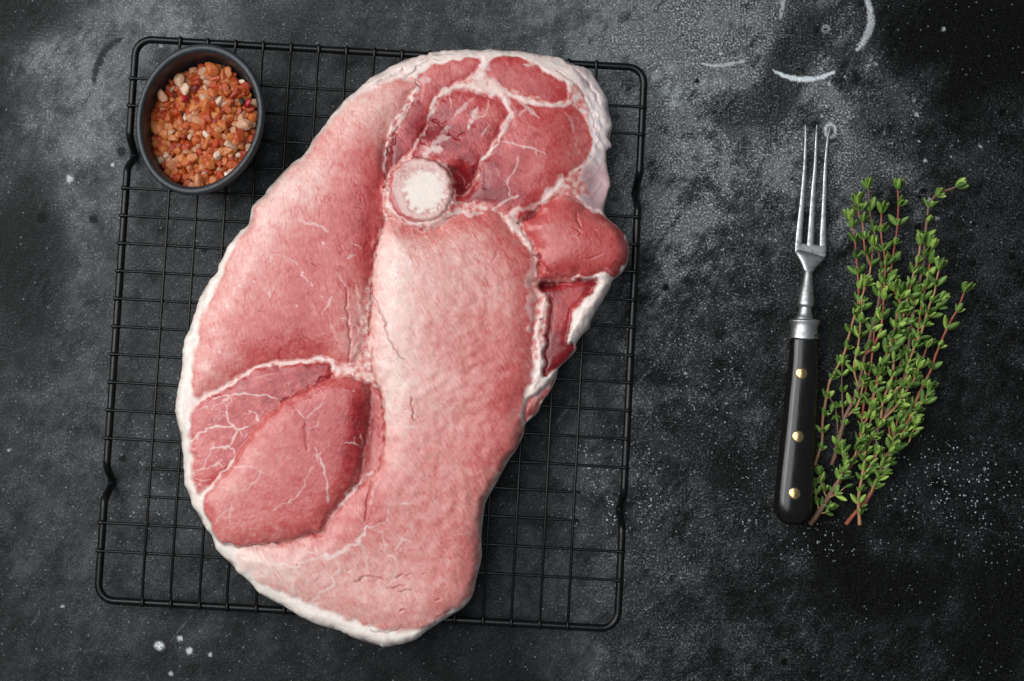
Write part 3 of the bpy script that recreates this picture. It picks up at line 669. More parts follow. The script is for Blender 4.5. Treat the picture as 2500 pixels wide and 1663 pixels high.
    for pts, w in (([(1110, 825), (1200, 790), (1260, 785), (1350, 815)], 2.2), ([(1415, 805), (1480, 770)], 1.8), ([(1500, 790), (1540, 760)], 1.8), ([(1362, 872), (1440, 866), (1500, 850)], 1.8), ([(1620, 775), (1640, 760)], 2.2), ([(1440, 900), (1550, 890)], 1.4),
                   ([(1700, 1140), (1760, 1080), (1830, 1040)], 2.0), ([(1450, 1050), (1500, 1030)], 1.6), ([(1720, 970), (1760, 960)], 1.6), ([(1240, 1200), (1400, 1200), (1480, 1140)], 1.8)):
        Dk(c6(*pts), w, .55, lift=-.6)
    for x, y in ((690, 695), (975, 785), (1362, 873), (1420, 605), (1040, 530)): Dk(c6((x, y), (x + 5, y + 3)), 2.2, .75, lift=-.2)
    Dk(c6((1250, 60), (1220, 200), (1200, 380)), 3.0, .22, lift=-.8)
    F(c6((1290, 60), (1270, 160), (1250, 250)), 5, .22, lift=.6)
    # middle muscle
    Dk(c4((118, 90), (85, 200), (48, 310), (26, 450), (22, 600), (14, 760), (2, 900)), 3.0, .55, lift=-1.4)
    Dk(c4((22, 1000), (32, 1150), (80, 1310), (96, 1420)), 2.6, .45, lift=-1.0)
    for k in range(0, 360, 12):
        a0, a1 = R(k), R(k + 13)
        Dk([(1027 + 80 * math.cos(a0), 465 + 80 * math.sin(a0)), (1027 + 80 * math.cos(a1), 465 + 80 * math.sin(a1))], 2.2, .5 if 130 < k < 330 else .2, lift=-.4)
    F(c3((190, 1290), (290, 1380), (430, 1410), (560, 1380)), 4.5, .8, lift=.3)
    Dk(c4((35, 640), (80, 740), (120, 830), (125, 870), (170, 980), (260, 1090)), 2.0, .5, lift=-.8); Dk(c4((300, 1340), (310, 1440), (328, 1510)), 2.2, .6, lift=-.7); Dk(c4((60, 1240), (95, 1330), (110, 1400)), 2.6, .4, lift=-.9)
    F(c4((240, 1440), (290, 1452), (330, 1482)), 1.5, .85); F(c4((205, 1515), (270, 1540), (330, 1548)), 1.5, .85); F(c4((330, 1430), (330, 1500)), 1.3, .6)
    F(c4((385, 215), (405, 240)), 1.6, .7); F(c4((720, 320), (750, 345)), 2, .4); F(c4((440, 760), (460, 790)), 3.0, .45); F(c4((575, 860), (580, 870)), 2.6, .5); F(c4((690, 600), (740, 760)), 1.2, .3); F(c4((500, 1360), (540, 1380)), 4, .4); F(c4((570, 370), (660, 380)), 1.6, .35)
    Dk(c4((395, 150), (410, 190)), 3.0, .4, lift=-.5); Dk(c4((900, 330), (860, 420)), 3, .22, lift=-.4)
    F(c4((1060, 190), (1100, 250), (1140, 310), (1160, 370)), 7, .75, lift=.5)
    F(c4((1140, 380), (1150, 440), (1105, 540), (1150, 620), (1110, 700), (1140, 780), (1112, 870)), 8.5, .5, lift=1.0)
    F(c4((960, 75), (1010, 110), (1050, 170)), 8, .75, lift=.4)
    # right-hand flap: strips of fat
    F(c4((1250, 610), (1225, 680), (1205, 780), (1180, 850), (1170, 920), (1200, 1010), (1190, 1100), (1190, 1190), (1150, 1260), (1160, 1330)), 6.5, 1.0, lift=2, taper=(.7, .8))
    F(c4((1620, 520), (1650, 570), (1610, 640), (1545, 720), (1480, 800), (1445, 870)), 10.5, .95, lift=3, taper=(.8, .6))
    F(c4((1300, 1180), (1250, 1260), (1180, 1330), (1150, 1400)), 4, .6, lift=.5)
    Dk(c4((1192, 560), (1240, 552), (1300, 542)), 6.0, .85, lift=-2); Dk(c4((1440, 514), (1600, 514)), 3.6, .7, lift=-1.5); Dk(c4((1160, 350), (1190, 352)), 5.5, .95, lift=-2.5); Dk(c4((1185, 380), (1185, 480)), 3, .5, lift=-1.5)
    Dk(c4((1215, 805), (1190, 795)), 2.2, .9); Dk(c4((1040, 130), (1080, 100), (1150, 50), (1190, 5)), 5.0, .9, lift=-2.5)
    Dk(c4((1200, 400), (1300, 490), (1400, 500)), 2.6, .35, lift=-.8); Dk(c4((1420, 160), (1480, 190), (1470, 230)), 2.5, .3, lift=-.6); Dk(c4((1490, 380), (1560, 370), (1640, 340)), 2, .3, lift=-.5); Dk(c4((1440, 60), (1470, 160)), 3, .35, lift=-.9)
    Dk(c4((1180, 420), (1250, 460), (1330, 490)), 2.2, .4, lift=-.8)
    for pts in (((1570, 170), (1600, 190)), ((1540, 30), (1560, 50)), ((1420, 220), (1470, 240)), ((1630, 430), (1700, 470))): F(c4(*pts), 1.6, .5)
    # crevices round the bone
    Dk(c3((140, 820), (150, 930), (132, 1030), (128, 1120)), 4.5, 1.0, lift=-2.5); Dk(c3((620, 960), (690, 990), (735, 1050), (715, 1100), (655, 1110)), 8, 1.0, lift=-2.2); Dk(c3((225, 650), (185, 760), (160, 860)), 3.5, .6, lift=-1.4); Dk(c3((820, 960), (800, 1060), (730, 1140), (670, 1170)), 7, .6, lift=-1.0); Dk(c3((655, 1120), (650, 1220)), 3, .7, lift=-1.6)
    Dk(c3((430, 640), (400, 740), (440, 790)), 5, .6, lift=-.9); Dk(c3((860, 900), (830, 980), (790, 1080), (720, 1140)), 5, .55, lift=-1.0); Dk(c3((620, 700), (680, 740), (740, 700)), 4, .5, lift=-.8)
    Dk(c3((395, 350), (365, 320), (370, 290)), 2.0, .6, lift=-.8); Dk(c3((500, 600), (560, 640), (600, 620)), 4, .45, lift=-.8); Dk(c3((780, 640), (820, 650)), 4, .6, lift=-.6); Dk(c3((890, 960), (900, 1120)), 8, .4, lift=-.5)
    F(c3((600, 960), (640, 975), (690, 985)), 4, .5, lift=.6); F(c3((640, 1060), (690, 1070)), 3, .3, lift=1.0)
    # rolls in the outer fat at the top
    for pts, w, a in (([(0, 330), (120, 270), (250, 200)], 8, 2.2), ([(20, 345), (160, 320), (330, 215), (480, 120)], 4, 1.0), ([(350, 170), (480, 110), (640, 90)], 4, 1.0), ([(650, 70), (900, 60), (1100, 70), (1300, 110)], 5, .8),
                      ([(1400, 160), (1560, 230), (1700, 380), (1770, 560)], 6, 1.0), ([(1500, 150), (1680, 260), (1790, 430), (1830, 600)], 5, 1.0), ([(1760, 560), (1770, 680), (1740, 800)], 3.5, 1.0), ([(1620, 1180), (1700, 1180), (1790, 1060)], 3, .7), ([(1580, 1120), (1720, 1020), (1790, 900)], 3, .5), ([(1640, 400), (1720, 540), (1740, 720)], 4, .8)):
        brushd(c3(*pts), w, np.zeros(sh), 1, lift=a)
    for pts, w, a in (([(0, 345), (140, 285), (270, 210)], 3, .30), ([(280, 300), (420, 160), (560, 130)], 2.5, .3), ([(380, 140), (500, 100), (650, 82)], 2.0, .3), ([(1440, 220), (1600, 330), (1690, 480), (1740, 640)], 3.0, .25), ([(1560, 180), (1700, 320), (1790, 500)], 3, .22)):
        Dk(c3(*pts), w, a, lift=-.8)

    # ---------------------------------------------------------------- colour: t = 0 pale .. 1 deep red
    PAL = np.array([lin(c) for c in ((237, 209, 200), (230, 179, 170), (218, 141, 134), (204, 101, 98), (186, 66, 67), (155, 38, 44), (106, 16, 24), (58, 8, 13))])
    def lean(t):
        t = np.clip(t, 0, 1) * 7; i = np.minimum(t.astype(int), 6); f = (t - i)[..., None]
        return PAL[i] * (1 - f) + PAL[i + 1] * f
    FATC = lin((240, 230, 221)); FATP = lin((240, 205, 200)); FATG = lin((176, 164, 168))
    t0 = {'m1': .38, 'm2a': .57, 'm2b': .56, 'm2d': .57, 'm2e': .53, 'm3': .26, 'm4': .50, 'm5': .64, 'm6': .38, 'm7a': .57, 'm7b': .47, 'm8': .42}
    blobs = {
        'm1': [(720, 430, 110, 90, -.28), (860, 270, 130, 60, -.24), (950, 215, 60, 30, -.06), (640, 560, 50, 90, -.16), (850, 430, 70, 110, .10), (880, 540, 50, 80, .12), (800, 620, 110, 110, .08), (680, 830, 130, 70, .14), (740, 760, 40, 100, .08),
               (510, 860, 50, 110, -.13), (560, 700, 50, 100, -.08), (860, 820, 26, 110, -.14), (600, 930, 80, 40, .05), (905, 600, 26, 120, .10), (925, 440, 26, 60, .12), (830, 500, 40, 40, .05), (560, 620, 40, 50, -.1)],
        'm3': [(955, 650, 50, 130, -.19), (1080, 700, 120, 120, -.06), (1000, 550, 60, 26, .26), (1150, 535, 80, 26, .16), (1240, 600, 50, 60, .14), (1290, 720, 26, 130, .16), (1200, 850, 100, 90, .14), (1250, 960, 60, 60, .16), (960, 850, 60, 120, -.12),
               (950, 980, 40, 100, -.14), (1050, 930, 80, 60, -.05), (1060, 1130, 90, 80, .04), (1200, 1080, 70, 90, .16), (1080, 1300, 80, 140, .08), (860, 1260, 90, 50, .14), (780, 1310, 80, 22, .10), (640, 1390, 90, 50, -.14), (700, 1440, 90, 60, -.06),  # includes shade below the raised lower-left muscle, painted as deeper red
               (900, 1450, 150, 60, -.04), (1090, 1470, 50, 40, .05), (1150, 1400, 30, 70, .02), (1030, 780, 90, 60, .02), (890, 1200, 50, 60, .12), (590, 1360, 40, 30, -.16), (1130, 1350, 40, 60, .05), (935, 1160, 16, 80, .06), (1150, 700, 90, 100, .02)],
        'm2a': [(1330, 230, 60, 20, .05), (1200, 140, 30, 20, .06), (1290, 170, 60, 30, -.03)],
        'm2b': [(1060, 170, 60, 24, -.10), (1000, 330, 40, 80, .06), (960, 390, 20, 60, .30), (1030, 300, 26, 40, .12), (1130, 150, 50, 20, -.10), (1000, 280, 30, 40, .05)],
        'm2d': [(1060, 310, 40, 40, .26), (1140, 290, 50, 60, .0), (1150, 420, 40, 60, .20), (1120, 470, 40, 26, .22), (1205, 270, 30, 40, -.08), (1060, 350, 50, 30, .05), (1180, 330, 40, 40, .05)],  # shade round the hole by the bone painted as deeper red
        'm2e': [(1200, 430, 50, 60, .20), (1170, 480, 60, 20, .22), (1300, 360, 60, 60, .0), (1430, 330, 26, 80, -.08), (1410, 400, 40, 30, -.10), (1260, 290, 40, 40, .04), (1290, 490, 60, 26, .06), (1390, 300, 40, 60, -.02), (1340, 440, 50, 40, .02)],  # deeper red on the hole side is its shade, painted in
        'm4': [(1350, 570, 60, 50, -.03), (1470, 600, 50, 50, .04), (1340, 650, 40, 20, .05), (1420, 660, 60, 14, .06), (1400, 480, 30, 12, -.12), (1450, 540, 50, 26, -.04), (1300, 520, 26, 20, .12)],
        'm5': [(1360, 860, 40, 50, .22), (1390, 850, 20, 30, .12), (1370, 720, 50, 40, .0), (1440, 700, 30, 20, .10), (1340, 700, 26, 16, .2)],
        'm6': [], 'm7a': [(780, 910, 60, 30, .12), (560, 960, 80, 26, .02), (680, 960, 50, 30, .06), (500, 1120, 50, 80, -.10), (480, 1010, 40, 60, .0), (650, 920, 80, 30, .03)],
        'm7b': [(880, 1000, 24, 100, .20), (850, 1120, 30, 100, .14), (790, 1050, 80, 80, .06), (560, 1200, 90, 80, -.12), (650, 1100, 70, 60, -.06), (640, 1290, 110, 30, -.03), (720, 1200, 80, 60, .04), (750, 970, 60, 40, .04), (620, 1310, 100, 14, -.06), (880, 950, 30, 26, -.04)],
        'm8': [(920, 1030, 14, 80, .08)]}
    cloud = nz(90, 71) * .5 + nz(40, 72) * .45 + nz(18, 73) * .35
    # wrinkles: thin wandering lines where a warped noise crosses zero
    def lines(lam, seed, wd, aniso=1.0, ang=0.0):
        n = nz(lam, seed, aniso, ang); return np.exp(-(n / wd) ** 2)
    wr1 = lines(36, 81, .13) * sstep(-.3, .9, nz(70, 82)); wr2 = lines(21, 83, .17) * sstep(-.3, .9, nz(50, 84)); wrv = lines(24, 85, .17, 2.6, 80) * sstep(-.3, .8, nz(80, 86)); wrh = lines(26, 87, .16, 2.2, -25) * sstep(-.2, .9, nz(70, 88))
    wrd = lines(22, 89, .18, 2.6, 62)
    lump = nz(16, 91) * .5 + nz(8, 92) * .35 + nz(30, 93) * .6
    fib = nz(8, 94, 4, 75); fibv = nz(8, 141, 5, 83); fibd = nz(9, 142, 5, 62); fibo = nz(8, 143, 4, -48)
    wk = {'m1': .45 * wr1 + .7 * wrv + .55 * wr2, 'm3': .40 * wr1 + .35 * wrh * sstep(1150, 950, Y) + .45 * wr2 + .5 * wrd * sstep(820, 640, Y) + .4 * wrv * sstep(1000, 1150, Y), 'm2a': .35 * wr2, 'm2b': .5 * wrd + .3 * wr2, 'm2d': .55 * wrd + .4 * wr1, 'm2e': .55 * wr1 + .45 * wr2,
          'm4': .35 * wr1 + .3 * wrh + .25 * wr2, 'm5': .5 * wr2, 'm6': .5 * wr2, 'm7a': .3 * wr2 + .3 * wrh, 'm7b': .55 * wr1 + .5 * wr2, 'm8': .3 * wrv}
    amp = {'m1': .034, 'm3': .024, 'm2a': .030, 'm2b': .05, 'm2d': .06, 'm2e': .045, 'm4': .028, 'm5': .05, 'm6': .04, 'm7a': .05, 'm7b': .032, 'm8': .04}
    # fat ground
    yell = sstep(.2, 1.4, nz(70, 95))[..., None]
    pinkf = sstep(-.2, 1.2, nz(30, 96) + .5 * nz(10, 97))[..., None]
    topz = sstep(480, 300, Y)[..., None]           # the upper rim is pinker, thinner membrane
    rightz = (sstep(1385, 1440, X) * sstep(560, 500, Y))[..., None]
    fcol = FATC * (1 - .30 * pinkf) + FATP * .30 * pinkf
    fcol = fcol * (1 - .5 * topz) + (FATC * (1 - pinkf) * .55 + FATP * pinkf + FATC * .0 + FATP * (1 - pinkf) * .45) * .5 * topz
    stre = sstep(-.5, 1.2, nz(18, 98, 3, 60))[..., None]
    fcol = fcol * (1 - rightz * .55) + lin((208, 194, 196)) * rightz * .55
    fcol = fcol * (1 - rightz * .85 * stre) + FATG * rightz * .85 * stre
    lowr = (sstep(.0, 1.0, (X - 1380) / 60) * sstep(370, 420, Y) * sstep(560, 520, Y))[..., None]
    fcol = fcol * (1 - .75 * lowr) + (lin((176, 130, 138)) * (1 - .35 * stre) + lin((225, 200, 200)) * .35 * stre) * .75 * lowr
    inner = sstep(44, 74, dout + nz(40, 116) * 8)[..., None]
    ground = lean(.24 + .10 * nz(22, 117) + .05 * nz(9, 118))
    fcol = fcol * (1 - inner) + ground * inner
    col = fcol.copy(); wet = np.full(sh, .35)
    wrinkle = np.zeros(sh); wrinkle += .35 * wr2 + .3 * wr1
    for k in order:
        d = regs[k]
        sf = 1 + 3.0 * (1 - inner[..., 0]) * (k in ('m1', 'm3', 'm7a', 'm7b'))
        m = sstep(0, 1, ((d + nz(9, 99) * .5) / sf + 1.5) / 4.5)
        if not m.any(): continue
        t = np.full(sh, t0[k])
        for x, y, rx, ry, a in blobs[k]: t += a * np.exp(-(((XW - x) / rx) ** 2 + ((YW - y) / ry) ** 2) * .8)
        t += cloud * amp[k] * 1.15 + wk[k] * .16 - .025 + lump * .008 + {'m1': fibv, 'm3': fibd, 'm7b': fibo, 'm7a': fibo}.get(k, fib) * .022
        t = np.where(t > .66, .66 + .16 * np.tanh((t - .66) / .16), t)
        t -= .10 * (1 - sstep(0, 5, d)) * (k in ('m7b', 'm1', 'm2a'))
        col = col * (1 - m[..., None]) + lean(t) * m[..., None]
        wrinkle = wrinkle * (1 - m) + wk[k] * m
    # fine marbling that branches through the cut faces
    mar = lines(44, 121, .055) * sstep(-.2, 1.2, nz(90, 122)) + .7 * lines(24, 123, .07) * sstep(.1, 1.4, nz(60, 124))
    mk = {'m7a': .55, 'm7b': .34, 'm3': .16, 'm1': .22, 'm2a': .25, 'm2e': .30, 'm2d': .3, 'm4': .15, 'm2b': .2}
    ma = np.zeros(sh)
    for k, a in mk.items():
        w_ = sstep(0, 6, regs[k]) * a
        if k == 'm3': w_ = w_ * (1 + 2.2 * sstep(1230, 1330, Y))
        ma = np.maximum(ma, w_)
    ma = np.clip(ma * mar, 0, .8)[..., None]
    col = col * (1 - ma) + FATP * ma
    # bone and marrow
    bc = lin((228, 192, 184)) * (1 - .6 * pinkf) + lin((214, 152, 148)) * .6 * pinkf
    bc = bc * np.ones(sh)[..., None]
    side = (sstep(.93, .99, bone_r + .12 * (1027 - XR) / 76 + .03 * (YR - 465) / 76) * sstep(400, 440, Y) * sstep(1050, 1000, X))[..., None]
    bc = bc * (1 - .85 * side) + lin((200, 92, 96)) * .85 * side
    mm = sstep(1.06, .93, marrow_r)[..., None]
    mc = lin((242, 230, 220)) * (1 - .18 * pinkf) + lin((230, 184, 174)) * .18 * pinkf
    mc = (mc * .5 + lin((240, 226, 214)) * .5) * np.ones(sh)[..., None]
    redr = np.exp(-((marrow_r - .93) / .13) ** 2) * sstep(-1.1, .8, nz(22, 101) + .3 * nz(9, 102)) * (.45 + .55 * sstep(450, 500, Y))
    bl = np.exp(-(((X - 985) / 18) ** 2 + ((Y - 426) / 20) ** 2)) * .8 + .35 * np.exp(-(((X - 1040) / 34) ** 2 + ((Y - 412) / 10) ** 2)) + .35 * np.exp(-(((X - 1085) / 8) ** 2 + ((Y - 455) / 26) ** 2))
    redr = np.clip(redr + bl * sstep(-1.2, .6, nz(12, 103) + .4 * nz(5, 104)), 0, 1)[..., None]
    bc = bc * (1 - mm) + mc * mm
    bc = bc * (1 - redr * .75) + lin((176, 60, 64)) * redr * .75
    bm = sstep(1.02, .98, bone_r)[..., None]
    fm = np.clip(fat, 0, 1)[..., None]
    pf = np.clip(.32 + .25 * nz(14, 105) + .25 * nz(30, 106), 0, .8)[..., None]
    fs = lin((238, 222, 213)) * (1 - pf) + FATP * pf
    col = col * (1 - fm * .92) + fs * fm * .92
    col = col * (1 - bm) + bc * bm
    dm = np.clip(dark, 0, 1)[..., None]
    col = col * (1 - dm * .85) + lin((128, 24, 34)) * dm * .85  # shade in creases and holes put into the colour as dark red
    # tiny pale sinew flecks
    fl = sstep(2.9, 3.4, nz(7, 107) + .3 * cloud)[..., None] * .35 * (1 - bm)
    col = col * (1 - fl) + FATC * fl

    # ---------------------------------------------------------------- fine relief
    notb = 1 - bm[..., 0]
    isfat = (lab == 0)
    hh = hh + lump * .026 * notb - wrinkle * .17 * notb
    fatm = blur(isfat.astype(float), step, 4.0)
    hh = hh + fatm * (nz(40, 112, 2.5, 60) * .10) * notb
    # broad folds in the middle muscle
    hh = hh + (regs['m3'] > 0) * (nz(34, 114, 2.4, -28) * .10 * np.exp(-(((X - 1150) / 110) ** 2 + ((Y - 930) / 110) ** 2)) + nz(36, 119, 3.0, 84) * .11 * np.exp(-(((X - 1130) / 120) ** 2 + ((Y - 1180) / 170) ** 2)) + nz(46, 120) * .08)
    # outer rounding
    Rout = 27 + 5 * np.clip(nz(120, 115), -1.5, 1.5)
    # the outer membrane at the upper right falls away over a wider band; left and bottom rims are thick
    wide = 1 + 1.3 * np.exp(-(((X - 1450) / 90) ** 2 + ((Y - 330) / 230) ** 2)) + .5 * sstep(260, 150, Y)
    tt = np.clip(dout / (Rout * wide), 0, 1)
    env = np.clip(1 - (1 - tt) ** 2.2, 0, 1) ** .60
    zz = 7.5 + (hh - 7.5) * env

    # ---------------------------------------------------------------- mesh
    inside = dout > 0
    fin = inside[:-1, :-1] & inside[1:, :-1] & inside[:-1, 1:] & inside[1:, 1:]
    ZB = ZTOP * 1000
    Zm = (ZB + zz) / 1000.0
    ref = (ZB + 17) / 1000
    PW = P(X, Y, ref); PW[..., 2] = Zm
    # smooth normals from the whole field so that neighbouring parts shade as one surface
    dx = np.gradient(PW, axis=1); dy = np.gradient(PW, axis=0)
    nr = np.cross(dy, dx); nr /= np.linalg.norm(nr, axis=-1, keepdims=True) + 1e-12
    nr[nr[..., 2] < 0] *= -1
    flab = lab[:-1, :-1].copy()
    bcell = bone_r[:-1, :-1]; mcell = marrow_r[:-1, :-1]
    flab = np.where(bcell < 1, 100, flab); flab = np.where((bcell < .90) & (np.hypot((X - 1037) / 54, (Y - 469) / 55)[:-1, :-1] < .97), 101, flab)
    idx = np.arange(sh[0] * sh[1]).reshape(sh)
    Q = np.stack([idx[:-1, :-1], idx[1:, :-1], idx[1:, 1:], idx[:-1, 1:]], -1)

    m = N('raw_meat')
    at = m.n('ShaderNodeAttribute', attribute_name='flesh')
    fa = m.n('ShaderNodeAttribute', attribute_name='fatness').outputs['Fac']
    n1 = m.noise(1400, 3, .6); n2 = m.noise(420, 4, .6, dist=.6); n3 = m.noise(160, 3, .6)
    c = m.mix(1.0, at.outputs['Color'], m.ramp(n2, [(.30, (.95, .91, .91, 1)), (.5, (1, 1, 1, 1)), (.72, (1.04, 1.05, 1.05, 1))]), 'MULTIPLY')
    b = m.bump(n2, .07, .0003)
    m.set(Base_Color=c, Roughness=m.ramp(n3, [(.35, g1(.27)), (.65, g1(.42))]), Normal=b, Subsurface_Weight=.18, Subsurface_Scale=.0007)
    m.b.inputs['Subsurface Radius'].default_value = (1.0, .35, .28)
    m.b.inputs['Specular IOR Level'].default_value = .5; m.b.inputs['Coat Weight'].default_value = .12; m.b.inputs['Coat Roughness'].default_value = .16
    root_loc = P(1000, 850, ZTOP)
    root = empty('ham_steak', tuple(root_loc))
    tag(root, 'raw pink leg steak with round bone and white fat rim, on black wire rack', 'raw meat')

    V = PW.reshape(-1, 3) - root_loc; C = np.concatenate([np.clip(col, 0, 1).reshape(-1, 3), np.ones((V.shape[0], 1))], 1); NR = nr.reshape(-1, 3); FT = np.maximum(fat, isfat).reshape(-1)
    def part(name, mask, parent, label=None, skirt=False):
        q = Q[mask]
        if len(q) == 0: return None
        u, inv = np.unique(q, return_inverse=True)
        q2 = inv.reshape(q.shape)
        vv = V[u]; cc = C[u]; nn = NR[u]; ff = FT[u]
        me = mesh_np(name, vv, q2)
        a = me.attributes.new('flesh', 'FLOAT_COLOR', 'POINT'); a.data.foreach_set('color', cc.astype(np.float32).ravel())
        me.normals_split_custom_set_from_vertices([tuple(x) for x in nn])
        o = link(name, me, m.m, parent)
        if label: o['label'] = label
        return o
    bone = part('bone', fin & (flab == 100), root)
    part('marrow', fin & (flab == 101), bone)
    LB = {'m7a': 'darker red wedge of muscle marbled with white fat', 'm5': 'deep red flap of muscle between two strips of fat', 'm4': 'rounded lobe of muscle bulging out on the right', 'm3': 'large pale pink muscle down the middle', 'm1': 'long pink muscle on the left',
          'm7b': 'rounded raised muscle at lower left', 'm8': 'thin brownish membrane strip in a hollow'}
    for i, k in enumerate(order):
        part('membrane' if k == 'm8' else 'muscle', fin & (flab == i + 1), root, LB.get(k))
    part('fat', fin & (flab == 0), root, 'white fat rim and seams')
    # underside and lower side wall: rings from the outline inwards
    edge = catmull(outline, 3); n = len(edge)
    cenp = edge.mean(0)
    # outline normals (pointing inwards)
    tg = np.roll(edge, -1, 0) - np.roll(edge, 1, 0); nrm = np.stack([-tg[:, 1], tg[:, 0]], 1); nrm /= np.linalg.norm(nrm, axis=1, keepdims=True)
    rings = [(2.5, 8.6), (-.6, 7.2), (-1.2, 5.2), (1.5, 2.8), (8, .8), (17, .05)]
    V2 = []; F2 = []
    for ins_, z in rings:
        p = edge + nrm * ins_
        pw = P(p[:, 0], p[:, 1], ref); pw[:, 2] = (ZB + z) / 1000
        V2 += list(pw - root_loc)
    for r_ in range(len(rings) - 1):
        for i in range(n):
            j = (i + 1) % n
            F2.append((r_ * n + i, r_ * n + j, (r_ + 1) * n + j, (r_ + 1) * n + i))
    F2.append(tuple((len(rings) - 1) * n + i for i in range(n)))
    me = mesh('underside', V2, F2)
    a = me.attributes.new('flesh', 'FLOAT_COLOR', 'POINT')
    ec = np.tile(np.append(lin((226, 205, 200)), 1), (len(V2), 1)); a.data.foreach_set('color', ec.astype(np.float32).ravel())
    link('underside', me, m.m, root)
build_meat()

# ================================================================== SALT BOWL
def build_bowl():
    zr = .0520; z0 = ZTOP
    a, b, th = 188.5, 156.0, R(12)
    cen = P(483, 294, zr)
    s = np.linalg.norm(P(484, 293, zr) - P(483, 293, zr))
    A, B = a * s, b * s
    prof = [(.02, z0 + .001), (.50, z0 + .001), (.60, z0 - .0), (.69, z0 + .0006), (.78, z0 + .004), (.87, z0 + .010), (.93, z0 + .0165), (.965, zr - .0085), (.985, zr - .0045), (.997, zr - .0018), (.995, zr - .0006), (.975, zr + .0002), (.945, zr + .0004), (.915, zr + .0001),
            (.893, zr - .0008), (.880, zr - .0025), (.872, zr - .006), (.862, zr - .012), (.84, zr - .018), (.76, zr - .024), (.60, zr - .028), (.30, zr - .029), (.02, zr - .029)]
    n = 96; V = []; F = []
    for f, z in prof:
        for k in range(n):
            t = 2 * math.pi * k / n
            x = B * f * math.cos(t); y = A * f * math.sin(t)
            # slightly egg-shaped: fuller at the top right
            e = 1 + .025 * math.cos(t - R(50)) + .006 * math.cos(3 * t)
            x *= e * (1 + .035 * math.sin(t)); y *= e
            V.append((x * math.cos(-th) - y * math.sin(-th), x * math.sin(-th) + y * math.cos(-th), z))
    m_ = len(prof)
    for i in range(m_ - 1):
        for k in range(n):
            F.append((i * n + k, i * n + (k + 1) % n, (i + 1) * n + (k + 1) % n, (i + 1) * n + k))
    F.append(tuple(range(n))[::-1]); F.append(tuple((m_ - 1) * n + k for k in range(n)))
    V = [(x, y, z - z0) for x, y, z in V]
    m = N('slate_blue_glaze')
    n1 = m.noise(1500, 2, .6); n2 = m.noise(40, 4, .6); n3 = m.noise(500, 3, .6)
    c = m.ramp(n2, [(.3, (.012, .0155, .019, 1)), (.7, (.020, .025, .030, 1))])
    c = m.mix(1.0, c, m.ramp(n1, [(.35, g1(.72)), (.66, g1(1.55))]), 'MULTIPLY')
    m.set(Base_Color=c, Roughness=m.ramp(n3, [(.35, g1(.36)), (.65, g1(.5))]), Normal=m.bump(n1, .22, .0004, m.bump(n2, .2, .002)))
    m.b.inputs['Specular IOR Level'].default_value = .55
    o = link('salt_bowl', mesh('salt_bowl', V, F), m.m); o.location = (cen[0], cen[1], z0)
    tag(o, 'oval dark slate pinch bowl full of pink salt on rack corner', 'bowl')
    return cen, A, B, th, zr
BC, BA, BB, BTH, BZR = build_bowl()

